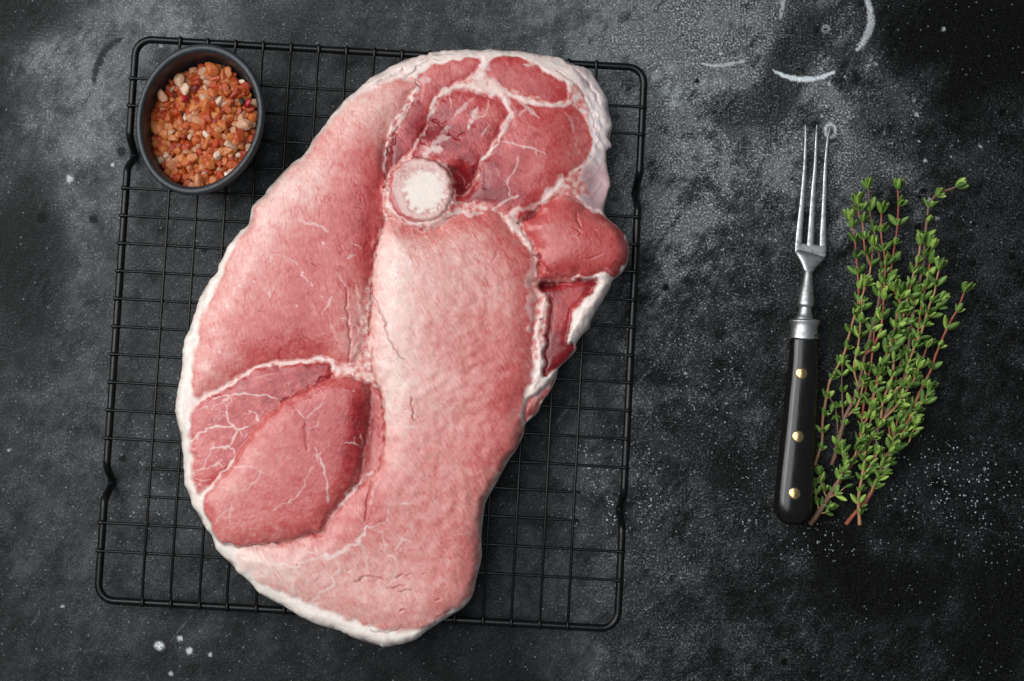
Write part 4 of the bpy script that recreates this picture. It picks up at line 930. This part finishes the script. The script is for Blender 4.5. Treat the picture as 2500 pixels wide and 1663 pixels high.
def build_salt():
    def cmat(name, c, c2, sss, tr, rough=.32):
        m = N(name)
        oi = m.n('ShaderNodeObjectInfo').outputs['Random']
        n1 = m.noise(330, 3, .6); n2 = m.noise(1100, 2, .6)
        f = m.math('ADD', m.math('MULTIPLY', n1, .45), m.math('MULTIPLY', oi, .75), clamp=True)
        col = m.ramp(f, [(.25, lin4(c)), (.95, lin4(c2))])
        col = m.mix(1.0, col, m.ramp(n2, [(.35, g1(.85)), (.65, g1(1.12))]), 'MULTIPLY')
        m.set(Base_Color=col, Roughness=rough, Subsurface_Weight=sss, Subsurface_Scale=.004, Transmission_Weight=tr, Normal=m.bump(n1, .25, .0008, m.bump(n2, .2, .0004)))
        m.b.inputs['Subsurface Radius'].default_value = (1, .45, .25); m.b.inputs['IOR'].default_value = 1.5
        return m.m
    mats = {'orange': cmat('salt_orange', (206, 72, 18), (250, 152, 84), .35, .35, .16), 'rust': cmat('salt_rust', (172, 56, 20), (214, 92, 48), .3, .25), 'peach': cmat('salt_peach', (240, 152, 100), (252, 204, 170), .35, .4, .16),
            'white': cmat('salt_white', (240, 200, 172), (252, 230, 212), .3, .1, .22), 'maroon': cmat('salt_maroon', (104, 30, 24), (140, 52, 40), .2, 0)}
    label = {'orange': 'orange translucent salt crystal heaped in the dark oval bowl', 'rust': 'rusty brown salt crystal heaped in the dark oval bowl', 'peach': 'pale peach salt crystal lying on top of the orange salt', 'white': 'whitish clear salt crystal among the orange salt in the bowl', 'maroon': 'dark maroon salt crystal in the dark oval bowl'}
    meshes = {k: [] for k in mats}
    base = []
    for i in range(9):
        bm = bmesh.new(); bmesh.ops.create_icosphere(bm, subdivisions=2, radius=.5)
        r = random.Random(100 + i)
        planes = [(Vector((r.gauss(0, 1), r.gauss(0, 1), r.gauss(0, 1))).normalized(), r.uniform(.24, .40)) for _ in range(8)]
        sx, sy, sz = r.uniform(.95, 1.35), r.uniform(.75, .95), r.uniform(.6, .8)
        for v in bm.verts:
            for nn, d in planes:
                k = v.co.dot(nn)
                if k > d: v.co -= nn * (k - d) * .98
            v.co += Vector((r.gauss(0, 1), r.gauss(0, 1), r.gauss(0, 1))) * .003
            v.co.x *= sx; v.co.y *= sy; v.co.z *= sz
        V = [tuple(v.co) for v in bm.verts]; F = [tuple(v.index for v in f.verts) for f in bm.faces]
        bm.free(); base.append((V, F))
    for k in mats:
        for V, F in base:
            me = mesh('salt_crystal', V, F); me.set_sharp_from_angle(angle=R(14)); me.materials.append(mats[k]); meshes[k].append(me)
    ux = np.array([math.cos(-BTH), math.sin(-BTH)]); uy = np.array([-math.sin(-BTH), math.cos(-BTH)])
    def at(x, y):                      # unit disc -> bowl interior
        p = ux * BB * x + uy * BA * y; return BC[0] + p[0], BC[1] + p[1]
    def zsurf(x, y):
        rr = math.hypot(x, y); return BZR - .0125 - .004 * (rr / .84) ** 2 + .0022 * math.sin(5 * x + 2 * y) * (1 - rr)
    # under-layers: one mass
    r = random.Random(5); V = []; F = []; FM = []
    order = list(mats)
    for layer in range(2):
        for _ in range(520):
            q = math.sqrt(r.random()) * (.76 - .06 * layer); t = r.random() * 2 * math.pi; x, y = q * math.cos(t), q * math.sin(t)
            X, Y = at(x, y); z = zsurf(x, y) - .0030 - .0026 * layer + r.uniform(-.0007, .0007)
            bv, bf = r.choice(base); sz = r.uniform(.0044, .0068)
            mt = Matrix.Rotation(r.random() * 6.3, 3, 'Z') @ Matrix.Rotation(r.uniform(-.8, .8), 3, 'X')
            o = len(V); V += [tuple(mt @ Vector(p) * sz + Vector((X, Y, z))) for p in bv]; F += [tuple(i + o for i in f) for f in bf]
            mi = r.choices([0, 1, 2], [6, 4, 1])[0]; FM += [mi] * len(bf)
    me = mesh('salt', V, F); me.set_sharp_from_angle(angle=R(14))
    for k in ('orange', 'rust', 'peach'): me.materials.append(mats[k])
    me.polygons.foreach_set('material_index', FM)
    tag(link('salt', me), 'coarse orange salt filling the dark oval bowl under its top crystals', 'salt', kind='stuff')
    # top layer: individual crystals
    pts = []; tries = 0
    dmin = .0935
    while len(pts) < 292 and tries < 60000:
        tries += 1
        q = math.sqrt(r.random()) * .80; t = r.random() * 2 * math.pi; x, y = q * math.cos(t), q * math.sin(t)
        dm = dmin * (1 - tries / 120000)
        if all((x - a) ** 2 + (y - b) ** 2 > dm * dm for a, b in pts): pts.append((x, y))
    for i, (x, y) in enumerate(pts):
        k = r.choices(list(mats), [62, 19, 16, 2, 1])[0]
        X, Y = at(x, y)
        me = r.choice(meshes[k])
        o = bpy.data.objects.new('salt_crystal', me); COL.objects.link(o)
        s = min(.0082, max(.0046, r.lognormvariate(math.log(.0065), .22)))
        o.scale = (s, s, s); o.location = (X, Y, zsurf(x, y) + r.uniform(-.0010, .0016)); o.rotation_euler = (r.uniform(-.6, .6), r.uniform(-.6, .6), r.random() * 6.28)
        col_w = {'orange': 'orange', 'rust': 'rusty brown', 'peach': 'pale peach', 'white': 'whitish', 'maroon': 'dark maroon'}[k]
        size_w = 'large' if s > .0074 else ('small' if s < .0057 else 'medium-sized')
        sxp = (X - BC[0]) / BB; syp = (Y - BC[1]) / BA; rr_ = math.hypot(sxp, syp)
        if rr_ < .26: where = 'in the middle of the heap in the bowl'
        else:
            an = math.degrees(math.atan2(syp, sxp)) % 360
            side_w = ['right', 'upper right', 'top', 'upper left', 'left', 'lower left', 'bottom', 'lower right'][int(((an + 22.5) % 360) // 45)]
            where = ('against the bowl wall at the ' if rr_ > .62 else 'between the middle and the wall, towards the ') + side_w
        tag(o, size_w + ' ' + col_w + ' salt crystal ' + where, 'salt crystal', 'coarse salt crystals heaped in the oval bowl')
    # hand-placed ones: large pale grains and the red and black specks of spice
    red = N('pink_pepper'); red.set(Base_Color=lin4((168, 22, 40)), Roughness=.35)
    blk = N('dark_spice'); blk.set(Base_Color=lin4((42, 38, 32)), Roughness=.6)
    for px, py, s, kind, lb in ((450, 220, .0085, 'white', 'largest white salt crystal, near the top of the heap'), (440, 196, .0078, 'peach', 'long pale salt crystal just above the largest white one'), (398, 236, .0076, 'peach', 'pale round salt crystal at the upper left of the heap'),
                                (516, 172, .0086, 'orange', 'big flat amber salt crystal at the top of the heap'), (597, 306, .0085, 'peach', 'broad peach salt crystal at the right edge of the heap'), (583, 335, .0082, 'rust', 'big rusty red salt crystal at the lower right of the heap'), (485, 445, .0082, 'peach', 'long pale salt crystal at the bottom edge of the heap')):
        p = P(px, py, BZR - .0115)
        o = bpy.data.objects.new('salt_crystal', r.choice(meshes[kind])); COL.objects.link(o)
        o.scale = (s, s, s * .8); o.location = (p[0], p[1], BZR - .0105); o.rotation_euler = (r.uniform(-.3, .3), r.uniform(-.3, .3), r.random() * 6)
        tag(o, lb, 'salt crystal', 'coarse salt crystals heaped in the oval bowl')
    for px, py, m_, nm, lb in ((606, 251, red.m, 'pink_peppercorn', 'red bit of peppercorn against the right wall of the bowl'), (450, 240, red.m, 'pink_peppercorn', 'small crimson bit of peppercorn below the largest white crystal'), (590, 247, blk.m, 'black_peppercorn', 'dark grey-green bit of spice beside the red one in the bowl')):
        p = P(px, py, BZR - .010)
        me = mesh(nm, *base[3]); me.materials.append(m_)
        o = link(nm, me); o.scale = (.0052,) * 3; o.location = (p[0], p[1], BZR - .0102); o.rotation_euler = (.3, .5, r.random() * 6)
        tag(o, lb, 'spice')
build_salt()

# ================================================================== CARVING FORK
def build_fork():
    st = N('worn_steel')
    n1 = st.noise(260, 4, .6); n2 = st.noise(1800, 2, .5); n3 = st.noise(70, 5, .65)
    c = st.ramp(n1, [(.30, (.28, .28, .28, 1)), (.5, (.55, .555, .56, 1)), (.75, (.68, .69, .70, 1))])
    pit = st.ramp(n3, [(.60, g1(0)), (.68, g1(1))])
    c = st.mix(st.math('MULTIPLY', pit, .35), c, (.16, .12, .09, 1))
    st.set(Base_Color=c, Metallic=1.0, Roughness=st.ramp(n1, [(.3, g1(.50)), (.7, g1(.38))]), Normal=st.bump(n1, .16, .0007, st.bump(n2, .12, .0003)))
    wd = N('black_wood')
    mp = wd.n('ShaderNodeMapping'); wd.l(wd.tc.outputs['Object'], mp.inputs[0]); mp.inputs['Scale'].default_value = (1, .08, 1)
    g = wd.noise(900, 4, .6, vec=mp.outputs[0]); g2 = wd.noise(90, 3, .6)
    wd.set(Base_Color=wd.ramp(g, [(.35, (.0035, .0034, .0036, 1)), (.62, (.008, .0065, .006, 1)), (.8, (.022, .009, .006, 1))]), Roughness=wd.ramp(g2, [(.3, g1(.15)), (.7, g1(.24))]), Normal=wd.bump(g, .12, .0003))
    wd.b.inputs['Specular IOR Level'].default_value = .6
    br = N('brass'); nb = br.noise(900, 3, .6)
    br.set(Base_Color=br.ramp(nb, [(.3, (.60, .42, .18, 1)), (.7, (.86, .66, .36, 1))]), Metallic=1.0, Roughness=.30, Normal=br.bump(nb, .2, .0003))
    loc = P(1960, 1000, 0); root = empty('carving_fork', tuple(loc))
    tag(root, 'three-pronged carving fork with black wooden handle and brass rivets', 'carving fork')
    def lf(rows, **k):      # rows: px, py, z(mm), half width px, half height mm
        cen = np.array([P(x, y, z / 1000) for x, y, z, w, h in rows]) - loc
        V, F = loft(cen, [r[3] * PXM for r in rows], [r[4] / 1000 for r in rows], **k)
        return V, F
    def dens(rows, n=5):
        return [tuple(q) for q in catmull(rows, n, closed=False)]
    # handle
    rows = [(1962.8, 828, 8.4, 32.5, 6.4), (1962.5, 833, 8.4, 34, 6.9), (1960, 900, 8.4, 35.5, 7.2), (1954, 980, 8.4, 38, 7.5), (1948, 1060, 8.4, 40, 7.7), (1942, 1140, 8.4, 43, 7.8), (1937, 1210, 8.4, 45, 7.8), (1935, 1240, 8.4, 44.5, 7.6), (1934, 1258, 8.3, 40, 7.0), (1933.5, 1270, 8.2, 32, 5.8), (1933.3, 1277, 8.1, 21, 4.0), (1933.2, 1280, 8.0, 8, 1.6)]
    V, F = lf(dens(rows, 4), n=48, power=2.7); link('handle', mesh('handle', V, F), wd.m, root)
    for px, py in ((1957, 912), (1948.5, 1066), (1940, 1205)):
        Vr = []; Fr = []; rad = 14.2 * PXM; top = .0084 + .0079
        top += {912: -.0003, 1066: .0002, 1205: .0003}[py]
        c0 = P(px, py, top) - loc
        prof = [(1.0, -.002), (1.0, .0000), (.95, .0002), (.7, .00032), (.35, .0004), (.01, .00042)]
        n = 28
        for f, z in prof:
            for k in range(n):
                a = 2 * math.pi * k / n
                Vr.append((c0[0] + rad * f * math.cos(a), c0[1] + rad * f * math.sin(a), c0[2] + z - .0006 * abs(f * math.cos(a)) ** 2 * 1.0))
        for i in range(len(prof) - 1):
            for k in range(n): Fr.append((i * n + k, i * n + (k + 1) % n, (i + 1) * n + (k + 1) % n, (i + 1) * n + k))
        link('rivet', mesh('rivet', Vr, Fr), br.m, root)
    # collar
    rows = [(1964, 779, 8.4, 20, 4.6), (1964, 781.2, 8.4, 34, 6.6), (1964, 783, 8.4, 37.5, 7.4), (1964, 786, 8.4, 37.5, 7.4), (1963.8, 790, 8.4, 35, 7.0), (1963.5, 798, 8.4, 32.5, 6.6), (1963, 808, 8.4, 32, 6.6), (1962.8, 818, 8.4, 33.5, 6.9), (1962.6, 826, 8.4, 34.5, 7.1), (1962.5, 829, 8.4, 34.2, 7.1), (1962.5, 830.5, 8.4, 32, 6.6)]
    V, F = lf(rows, n=32, power=2.2); link('collar', mesh('collar', V, F), st.m, root)
    # shank
    rows = [(1973, 660, 6.4, 12.5, 2.6), (1973, 666, 6.6, 10.8, 2.7), (1972.5, 672, 6.8, 11, 2.9), (1971.5, 690, 7.2, 13.5, 3.4), (1969.5, 712, 7.7, 17, 4.1), (1968, 732, 8.1, 19.5, 4.6), (1967, 742, 8.3, 20.3, 4.8), (1966.5, 747, 8.3, 19, 4.5), (1966, 752, 8.3, 16, 3.9), (1965.6, 760, 8.4, 16, 3.9), (1965, 770, 8.4, 19, 4.3), (1964.3, 777, 8.4, 23, 4.9), (1964, 782, 8.4, 25, 5.2)]
    V, F = lf(dens(rows, 3), n=24, power=2.1); link('shank', mesh('shank', V, F), st.m, root)
    # head: flat slab with two rounded slots between the roots of the prongs, then a wedge down to the neck
    rows = [(1979.3, 596.5, 3.55, 37.0, .75), (1979.2, 598, 3.6, 37.8, .95), (1979.1, 602, 3.65, 38.0, 1.05), (1979, 610, 3.8, 38.3, 1.1), (1978.7, 618, 4.0, 38.3, 1.15), (1978.4, 623, 4.2, 37.5, 1.1), (1978.2, 626, 4.3, 35, .9)]
    V, F = lf(rows, n=40, power=7); link('head', mesh('head', V, F), st.m, root)
    rows = [(1978.3, 621, 4.0, 36.5, 1.35), (1978, 624.2, 4.8, 37.5, 1.9), (1977.5, 630, 5.1, 33, 2.1), (1976, 640, 5.5, 25.5, 2.3), (1974.2, 652, 6.0, 17.5, 2.5), (1973, 662, 6.4, 12.8, 2.7), (1973, 666, 6.6, 11, 2.8)]
    V, F = lf(rows, n=24, power=3.2); link('shoulder', mesh('shoulder', V, F), st.m, root)
    tines = [[(1966.2, 303), (1966.6, 320), (1966.8, 345), (1964.5, 407), (1958.5, 487), (1952.5, 550), (1949.5, 592), (1949.2, 602)], [(1994.4, 303.5), (1993.8, 320), (1992.8, 340), (1990, 407), (1985, 471), (1980.5, 551), (1978.3, 592), (1978.2, 602)],
             [(2027.5, 308), (2024.3, 322), (2020.3, 344), (2015, 407), (2011.5, 503), (2009.3, 560), (2008.9, 592), (2009, 602)]]
    hw = [1.2, 2.3, 3.1, 4.4, 5.9, 7.4, 8.4, 8.8]; hz = [.25, .5, .7, .95, 1.05, 1.05, 1.0, .95]; zc = [2.8, 2.9, 3.1, 3.7, 4.1, 4.1, 3.85, 3.75]
    for t in tines:
        rows = [(x, y, zc[i], hw[i], hz[i]) for i, (x, y) in enumerate(t)]
        V, F = lf(dens(rows, 4), n=20, power=3.4); link('tine', mesh('tine', V, F), st.m, root)
build_fork()

# ================================================================== THYME
def build_thyme():
    r = random.Random(21)
    def leafmat(name, a, b_, vein):
        m = N(name); oi = m.n('ShaderNodeObjectInfo').outputs['Random']
        n = m.noise(2.2, 3, .6)
        f = m.math('ADD', m.math('MULTIPLY', n, .5), m.math('MULTIPLY', oi, .5))
        c = m.ramp(f, [(.15, lin4(a)), (.85, lin4(b_))])
        sx = m.n('ShaderNodeSeparateXYZ'); m.l(m.tc.outputs['Object'], sx.inputs[0])
        v = m.math('LESS_THAN', m.math('ABSOLUTE', sx.outputs[1]), .022)
        c = m.mix(m.math('MULTIPLY', v, .45), c, lin4(vein))
        m.set(Base_Color=c, Roughness=.46, Normal=m.bump(m.noise(14, 3, .6), .2, .0005), Subsurface_Weight=.12, Subsurface_Scale=.001)
        m.b.inputs['Specular IOR Level'].default_value = .4
        return m.m
    greens = [leafmat('leaf_green', (80, 120, 42), (128, 164, 76), (178, 198, 132)), leafmat('leaf_dark_green', (48, 82, 28), (92, 128, 50), (140, 168, 94)), leafmat('leaf_light_green', (130, 168, 62), (176, 206, 98), (208, 222, 150))]
    def stemmat(name, a, b_, c_):
        m = N(name); n = m.noise(260, 4, .65); n2 = m.noise(40, 3, .6)
        f = m.math('ADD', m.math('MULTIPLY', n, .35), m.math('MULTIPLY', n2, .65))
        m.set(Base_Color=m.ramp(f, [(.32, lin4(a)), (.5, lin4(b_)), (.68, lin4(c_))]), Roughness=.6, Normal=m.bump(n, .5, .0004)); return m.m
    st_red = stemmat('red_stem', (118, 62, 50), (158, 84, 62), (170, 120, 92)); st_tan = stemmat('tan_stem', (136, 92, 64), (178, 134, 92), (156, 110, 84)); st_brn = stemmat('woody_stem', (74, 50, 42), (112, 82, 66), (146, 112, 90))
    # leaf meshes: unit length along x, closed, slightly cupped; several curls
    lms = {}
    for mi in range(3):
        lms[mi] = []
        for ci in range(5):
            q = random.Random(mi * 10 + ci); V = []; F = []
            nn = 7; cur = q.uniform(-.12, .22); wdt = q.uniform(.17, .22)
            for i in range(nn):
                x = i / (nn - 1); w = wdt * (math.sin(math.pi * min(1, x * .93 + .05) ** 1.15)) ** .75 + .012
                zc = cur * x * x + .05 * x
                for y, dz in ((-1, .055), (0, -.02), (1, .055)): V.append((x, y * w, zc + dz * (w / .2)))
                V.append((x, 0, zc - .055))
            for i in range(nn - 1):
                a, b_ = i * 4, (i + 1) * 4
                F += [(a, b_, b_ + 1, a + 1), (a + 1, b_ + 1, b_ + 2, a + 2), (a + 3, b_ + 3, b_, a), (a + 2, b_ + 2, b_ + 3, a + 3)]
            F += [(0, 1, 2, 3), ((nn - 1) * 4 + 3, (nn - 1) * 4 + 2, (nn - 1) * 4 + 1, (nn - 1) * 4)]
            me = mesh('leaf', V, F); me.materials.append(greens[mi]); lms[mi].append(me)
    def sprig(label, branches):
        """branches: (points px, z0 mm, z1 mm, r0 px, r1 px, material, node spacing px, size, first node fraction)"""
        p0 = branches[0][0][0]; loc = P(p0[0], p0[1], 0); root = empty('thyme_sprig', tuple(loc))
        tag(root, label, 'thyme', 'sprigs of fresh thyme lying in a loose bunch')
        count = 0
        for pts, z0, z1, r0, r1, mat, sp, size, f0 in branches:
            p = catmull(pts, 6, closed=False); n = len(p)
            wob = [r.uniform(-.6, .6) for _ in range(n)]
            zz = np.linspace(z0, z1, n)
            cen = np.array([P(p[i, 0] + wob[i] * .5, p[i, 1], zz[i] / 1000) for i in range(n)]) - loc
            L = np.concatenate([[0], np.cumsum(np.hypot(*(np.diff(p, axis=0).T)))]); tot = L[-1]
            rad = [(r0 + (r1 - r0) * L[i] / tot) * PXM * 1.15 * r.uniform(.88, 1.14) for i in range(n)]
            V, F = tube(cen, rad, 7); link('stem', mesh('stem', V, F), mat, root)
            s = tot * f0 + r.uniform(0, sp * .4); par = r.random() < .5
            nodes = []
            while s < tot - sp * .35: nodes.append(s); s += sp * r.uniform(.74, 1.12)
            nodes.append(tot)
            for s in nodes:
                cp = np.array([np.interp(s, L, cen[:, k]) for k in range(3)]); e = min(s + 4, tot); b0 = max(0, s - 6)
                tg = np.array([np.interp(e, L, cen[:, k]) - np.interp(b0, L, cen[:, k]) for k in range(3)]); tg /= np.linalg.norm(tg)
                tip = s >= tot - 1; par = not par
                sd = np.cross(tg, (0, 0, 1)); sd /= np.linalg.norm(sd)
                prog = s / tot
                if tip: cfg = [(a, r.uniform(12, 34), r.uniform(.75, 1.05)) for a in (20, 160, 95, 250, 60, 130, 0, 180, 80)]
                else:
                    big = r.uniform(.85, 1.18)
                    cfg = [(r.uniform(-12, 28), r.uniform(28, 54), big), (180 - r.uniform(-12, 28), r.uniform(28, 54), big * r.uniform(.85, 1.1))] if par else [(90 + r.uniform(-25, 25), r.uniform(22, 45), big * .95), (r.uniform(0, 40), r.uniform(35, 60), big * .75)]
                    for _ in range(r.choice((4, 5, 5, 6))): cfg.append((r.choice((r.uniform(-20, 60), r.uniform(120, 200), r.uniform(60, 120))), r.uniform(14, 48), r.uniform(.42, .72)))
                for az, spread, ls in cfg:
                    if count >= 298: break
                    a = R(az); u = sd * math.cos(a) + np.array((0, 0, 1)) * math.sin(a)
                    sprd = R(spread)
                    d = tg * math.cos(sprd) + u * math.sin(sprd); d /= np.linalg.norm(d)
                    # leaf faces up-ish with a twist
                    upv = np.array((r.gauss(0, .35), r.gauss(0, .35), 1.0)) - tg * .15
                    yv = np.cross(upv, d); yv /= np.linalg.norm(yv); zv = np.cross(d, yv)
                    ln = 31.5 * size * ls * PXM * (1.0 if prog > .2 else .9)
                    mi = r.choices((0, 1, 2), (5, 3, 3) if math.sin(a) > .2 else (5, 5, 1))[0]
                    me = r.choice(lms[mi])
                    o = bpy.data.objects.new('leaf', me); COL.objects.link(o); o.parent = root
                    wsc = r.uniform(.85, 1.12)
                    M = Matrix(((d[0] * ln, yv[0] * ln * wsc, zv[0] * ln, cp[0]), (d[1] * ln, yv[1] * ln * wsc, zv[1] * ln, cp[1]), (d[2] * ln, yv[2] * ln * wsc, zv[2] * ln, max(cp[2], .0012)), (0, 0, 0, 1)))
                    # keep the tip above the table
                    tipz = M[2][3] + d[2] * ln
                    if tipz < .0012: M[2][3] += .0012 - tipz
                    o.matrix_local = M; count += 1
        return root
    RD, TN, BW = st_red, st_tan, st_brn
    sprig('leftmost thyme sprig, arching beside the black fork handle', [
        ([(1989, 1137), (1998, 1108), (2007, 1079), (2009, 1020), (2019, 964), (2026, 930), (2043, 899), (2061, 862), (2067, 840), (2075, 810), (2091, 757), (2103, 728), (2119, 684), (2126, 649), (2129, 622), (2131, 602)], 3, 8, 3.3, 2.2, TN, 44, 1.0, .04),
        ([(2092, 752), (2096, 713), (2091, 634), (2087, 587), (2083, 564), (2076, 538)], 6, 8, 2.4, 1.8, RD, 42, 1.0, .2),
        ([(2020, 962), (2034, 985), (2042, 1010), (2046, 1060)], 5, 3, 2.0, 1.8, BW, 40, .8, .1)])
    sprig('thyme sprig with a thick brown cut end standing second from the fork', [
        ([(2030, 1136), (2040, 1108), (2047, 1079), (2057, 1042), (2062, 1021), (2082, 981), (2096, 944), (2104, 910), (2111, 868), (2123, 828), (2129, 801), (2141, 760), (2149, 713), (2153, 669), (2146, 620), (2138, 584), (2132, 558), (2126, 534), (2123, 505), (2122, 479), (2120, 462)], 4, 10, 5.2, 2.2, BW, 52, 1.0, .05),
        ([(2112, 866), (2128, 850), (2149, 810), (2155, 763), (2158, 713), (2161, 637), (2152, 584), (2151, 552), (2152, 522)], 7, 12, 2.8, 2.0, RD, 46, 1.08, .12),
        ([(2126, 649), (2118, 628), (2111, 608), (2106, 546), (2098, 526), (2094, 500)], 10, 11, 2.2, 1.8, RD, 40, 1.05, .1),
        ([(2058, 1036), (2057, 990), (2055, 930), (2057, 890)], 4, 6, 1.9, 1.6, BW, 38, .85, .2),
        ([(2062, 1021), (2088, 998), (2100, 970), (2110, 925), (2112, 905)], 5, 9, 2.2, 1.8, TN, 40, .85, .1),
        ([(2096, 944), (2087, 915), (2085, 890), (2094, 850), (2100, 800), (2104, 740), (2110, 700)], 6, 8, 2.4, 1.8, TN, 44, 1.0, .1)])
    sprig('straight red-stemmed thyme sprig in the middle of the bunch', [
        ([(2135, 800), (2148, 745), (2152, 715), (2165, 690), (2174, 669), (2182, 611), (2190, 561), (2193, 514), (2193, 487), (2192, 464)], 6, 9, 2.6, 1.9, RD, 50, 1.0, .1),
        ([(2103, 1051), (2108, 990), (2118, 930), (2128, 880), (2135, 800)], 4, 6, 2.8, 2.4, RD, 44, .9, .05)])
    sprig('reddish thyme sprig rising through the middle of the bunch, fork side of the longest', [
        ([(2090, 1110), (2103, 1051), (2118, 1017), (2132, 964), (2141, 927), (2152, 890), (2166, 860), (2172, 840), (2182, 810), (2190, 772), (2196, 737), (2200, 715)], 6, 12, 2.8, 2.1, RD, 36, 1.05, .05),
        ([(2118, 1017), (2128, 990), (2136, 960), (2150, 915)], 7, 10, 2.0, 1.7, RD, 34, .95, .2),
        ([(2111, 1107), (2114, 1060), (2122, 1040), (2131, 1010)], 6, 8, 2.0, 1.6, BW, 32, .9, .2)])
    sprig('longest thyme sprig, thick woody stem running from bottom left to the curved tip', [
        ([(1977, 1281), (2000, 1250), (2020, 1219), (2043, 1183), (2073, 1141), (2087, 1115), (2116, 1085), (2146, 1042), (2155, 1026), (2177, 986), (2197, 961), (2208, 925), (2214, 885), (2218, 845), (2224, 800), (2232, 743), (2243, 696), (2255, 643), (2258, 584), (2262, 546), (2264, 528), (2268, 502), (2279, 483), (2296, 470), (2320, 462), (2334, 456)], 4, 12, 6.4, 2.3, BW, 44, 1.05, .05),
        ([(2020, 1219), (2012, 1200), (2006, 1180), (2002, 1160)], 4, 5, 2.0, 1.6, TN, 24, .85, .2), ([(2000, 1252), (1996, 1230), (1992, 1205), (1990, 1190)], 4, 4, 2.0, 1.5, TN, 24, .85, .2),
        ([(2000, 1252), (2014, 1252), (2024, 1244)], 5, 6, 1.8, 1.5, TN, 20, .8, .3), ([(2073, 1141), (2060, 1120), (2056, 1100)], 7, 9, 2.0, 1.6, TN, 24, .95, .2), ([(2087, 1115), (2095, 1085), (2104, 1060)], 7, 9, 2.2, 1.6, TN, 26, 1.0, .2),
        ([(2045, 1180), (2052, 1160), (2062, 1140)], 7, 9, 2.2, 1.6, TN, 22, .95, .2), ([(2025, 1214), (2045, 1205), (2062, 1190)], 6, 6, 2.0, 1.6, TN, 24, .9, .2)])
    sprig('thyme sprig with tan stem forking off beside the longest one', [
        ([(2151, 1022), (2153, 1000), (2155, 981), (2168, 945), (2179, 916), (2183, 860), (2188, 822), (2196, 798), (2205, 772), (2214, 734), (2224, 693), (2232, 663), (2243, 625), (2246, 600)], 8, 13, 3.0, 2.1, TN, 36, 1.08, .08),
        ([(2205, 772), (2200, 750), (2192, 730), (2184, 712)], 10, 12, 2, 1.7, RD, 26, 1.0, .2),
        ([(2155, 981), (2170, 965), (2190, 950), (2205, 935), (2215, 915)], 9, 11, 2.2, 1.8, TN, 32, .95, .2)])
    sprig('dense leafy thyme sprig on the right of the bunch, tops bunched together', [
        ([(2155, 1026), (2180, 1000), (2200, 975), (2215, 950), (2232, 925), (2242, 900)], 8, 11, 3.0, 2.2, TN, 30, 1.0, .25),
        ([(2210, 905), (2217, 890), (2223, 872), (2237, 837), (2252, 804), (2267, 751), (2281, 716), (2285, 693), (2292, 660)], 8, 12, 3.0, 2.1, TN, 36, 1.12, .06),
        ([(2237, 837), (2244, 790), (2250, 740), (2262, 690), (2270, 640), (2273, 610)], 9, 11, 2.3, 1.8, RD, 32, 1.12, .1),
        ([(2212, 900), (2208, 860), (2204, 830), (2210, 790), (2222, 750), (2234, 720)], 6, 8, 2.3, 1.9, RD, 34, 1.05, .15),
        ([(2252, 804), (2272, 770), (2288, 750), (2296, 738)], 9, 9, 2, 1.7, TN, 30, 1.0, .3)])
    sprig('rightmost thyme sprig, long bare red stem with small leaf pairs', [
        ([(2065, 1281), (2085, 1256), (2107, 1233), (2127, 1202), (2140, 1178), (2152, 1157), (2169, 1127), (2191, 1085), (2211, 1042), (2219, 1017), (2242, 967), (2259, 930), (2273, 902), (2284, 869), (2299, 831), (2314, 798), (2326, 775), (2337, 757), (2346, 735), (2354, 714)], 3, 8, 4.6, 2.1, RD, 60, 1.0, .04),
        ([(2211, 1042), (2222, 1020), (2233, 1012), (2246, 992), (2258, 975), (2268, 955)], 5, 7, 2.6, 2.0, TN, 28, 1.0, .15),
        ([(2219, 1080), (2226, 1060), (2234, 1040)], 4, 6, 2, 1.6, TN, 24, .95, .2)])
    sprig('short leafy thyme sprig with cut stem end at the bottom of the bunch', [
        ([(2099, 1282), (2097, 1250), (2096, 1216), (2104, 1166), (2110, 1132), (2112, 1107), (2114, 1085)], 6, 9, 4.0, 2.4, TN, 28, .95, .08),
        ([(2127, 1202), (2136, 1180), (2146, 1168), (2156, 1160)], 6, 8, 2.2, 1.8, TN, 22, .9, .2), ([(2104, 1166), (2122, 1140), (2134, 1125), (2140, 1110)], 7, 9, 2.4, 1.8, TN, 24, .95, .2), ([(2132, 1145), (2136, 1100), (2142, 1060), (2145, 1045)], 6, 8, 2.6, 2, BW, 36, .9, .3),
        ([(2140, 1178), (2152, 1140), (2163, 1112), (2178, 1098)], 7, 9, 2.2, 1.8, RD, 24, .95, .15)])
    sprig('thyme sprig lying half hidden under the right of the bunch', [
        ([(2150, 1160), (2165, 1130), (2185, 1080), (2200, 1040), (2212, 1000), (2214, 960), (2222, 930), (2250, 880), (2262, 850)], 3, 6, 3.0, 2.0, RD, 34, 1.0, .1),
        ([(2165, 1128), (2180, 1075), (2190, 1030), (2200, 1000)], 4, 6, 2.2, 1.8, RD, 28, 1.0, .2),
        ([(2175, 1100), (2172, 1060), (2168, 1020), (2172, 980), (2186, 930), (2200, 880)], 4, 6, 2.4, 1.8, RD, 34, .95, .2)])
build_thyme()
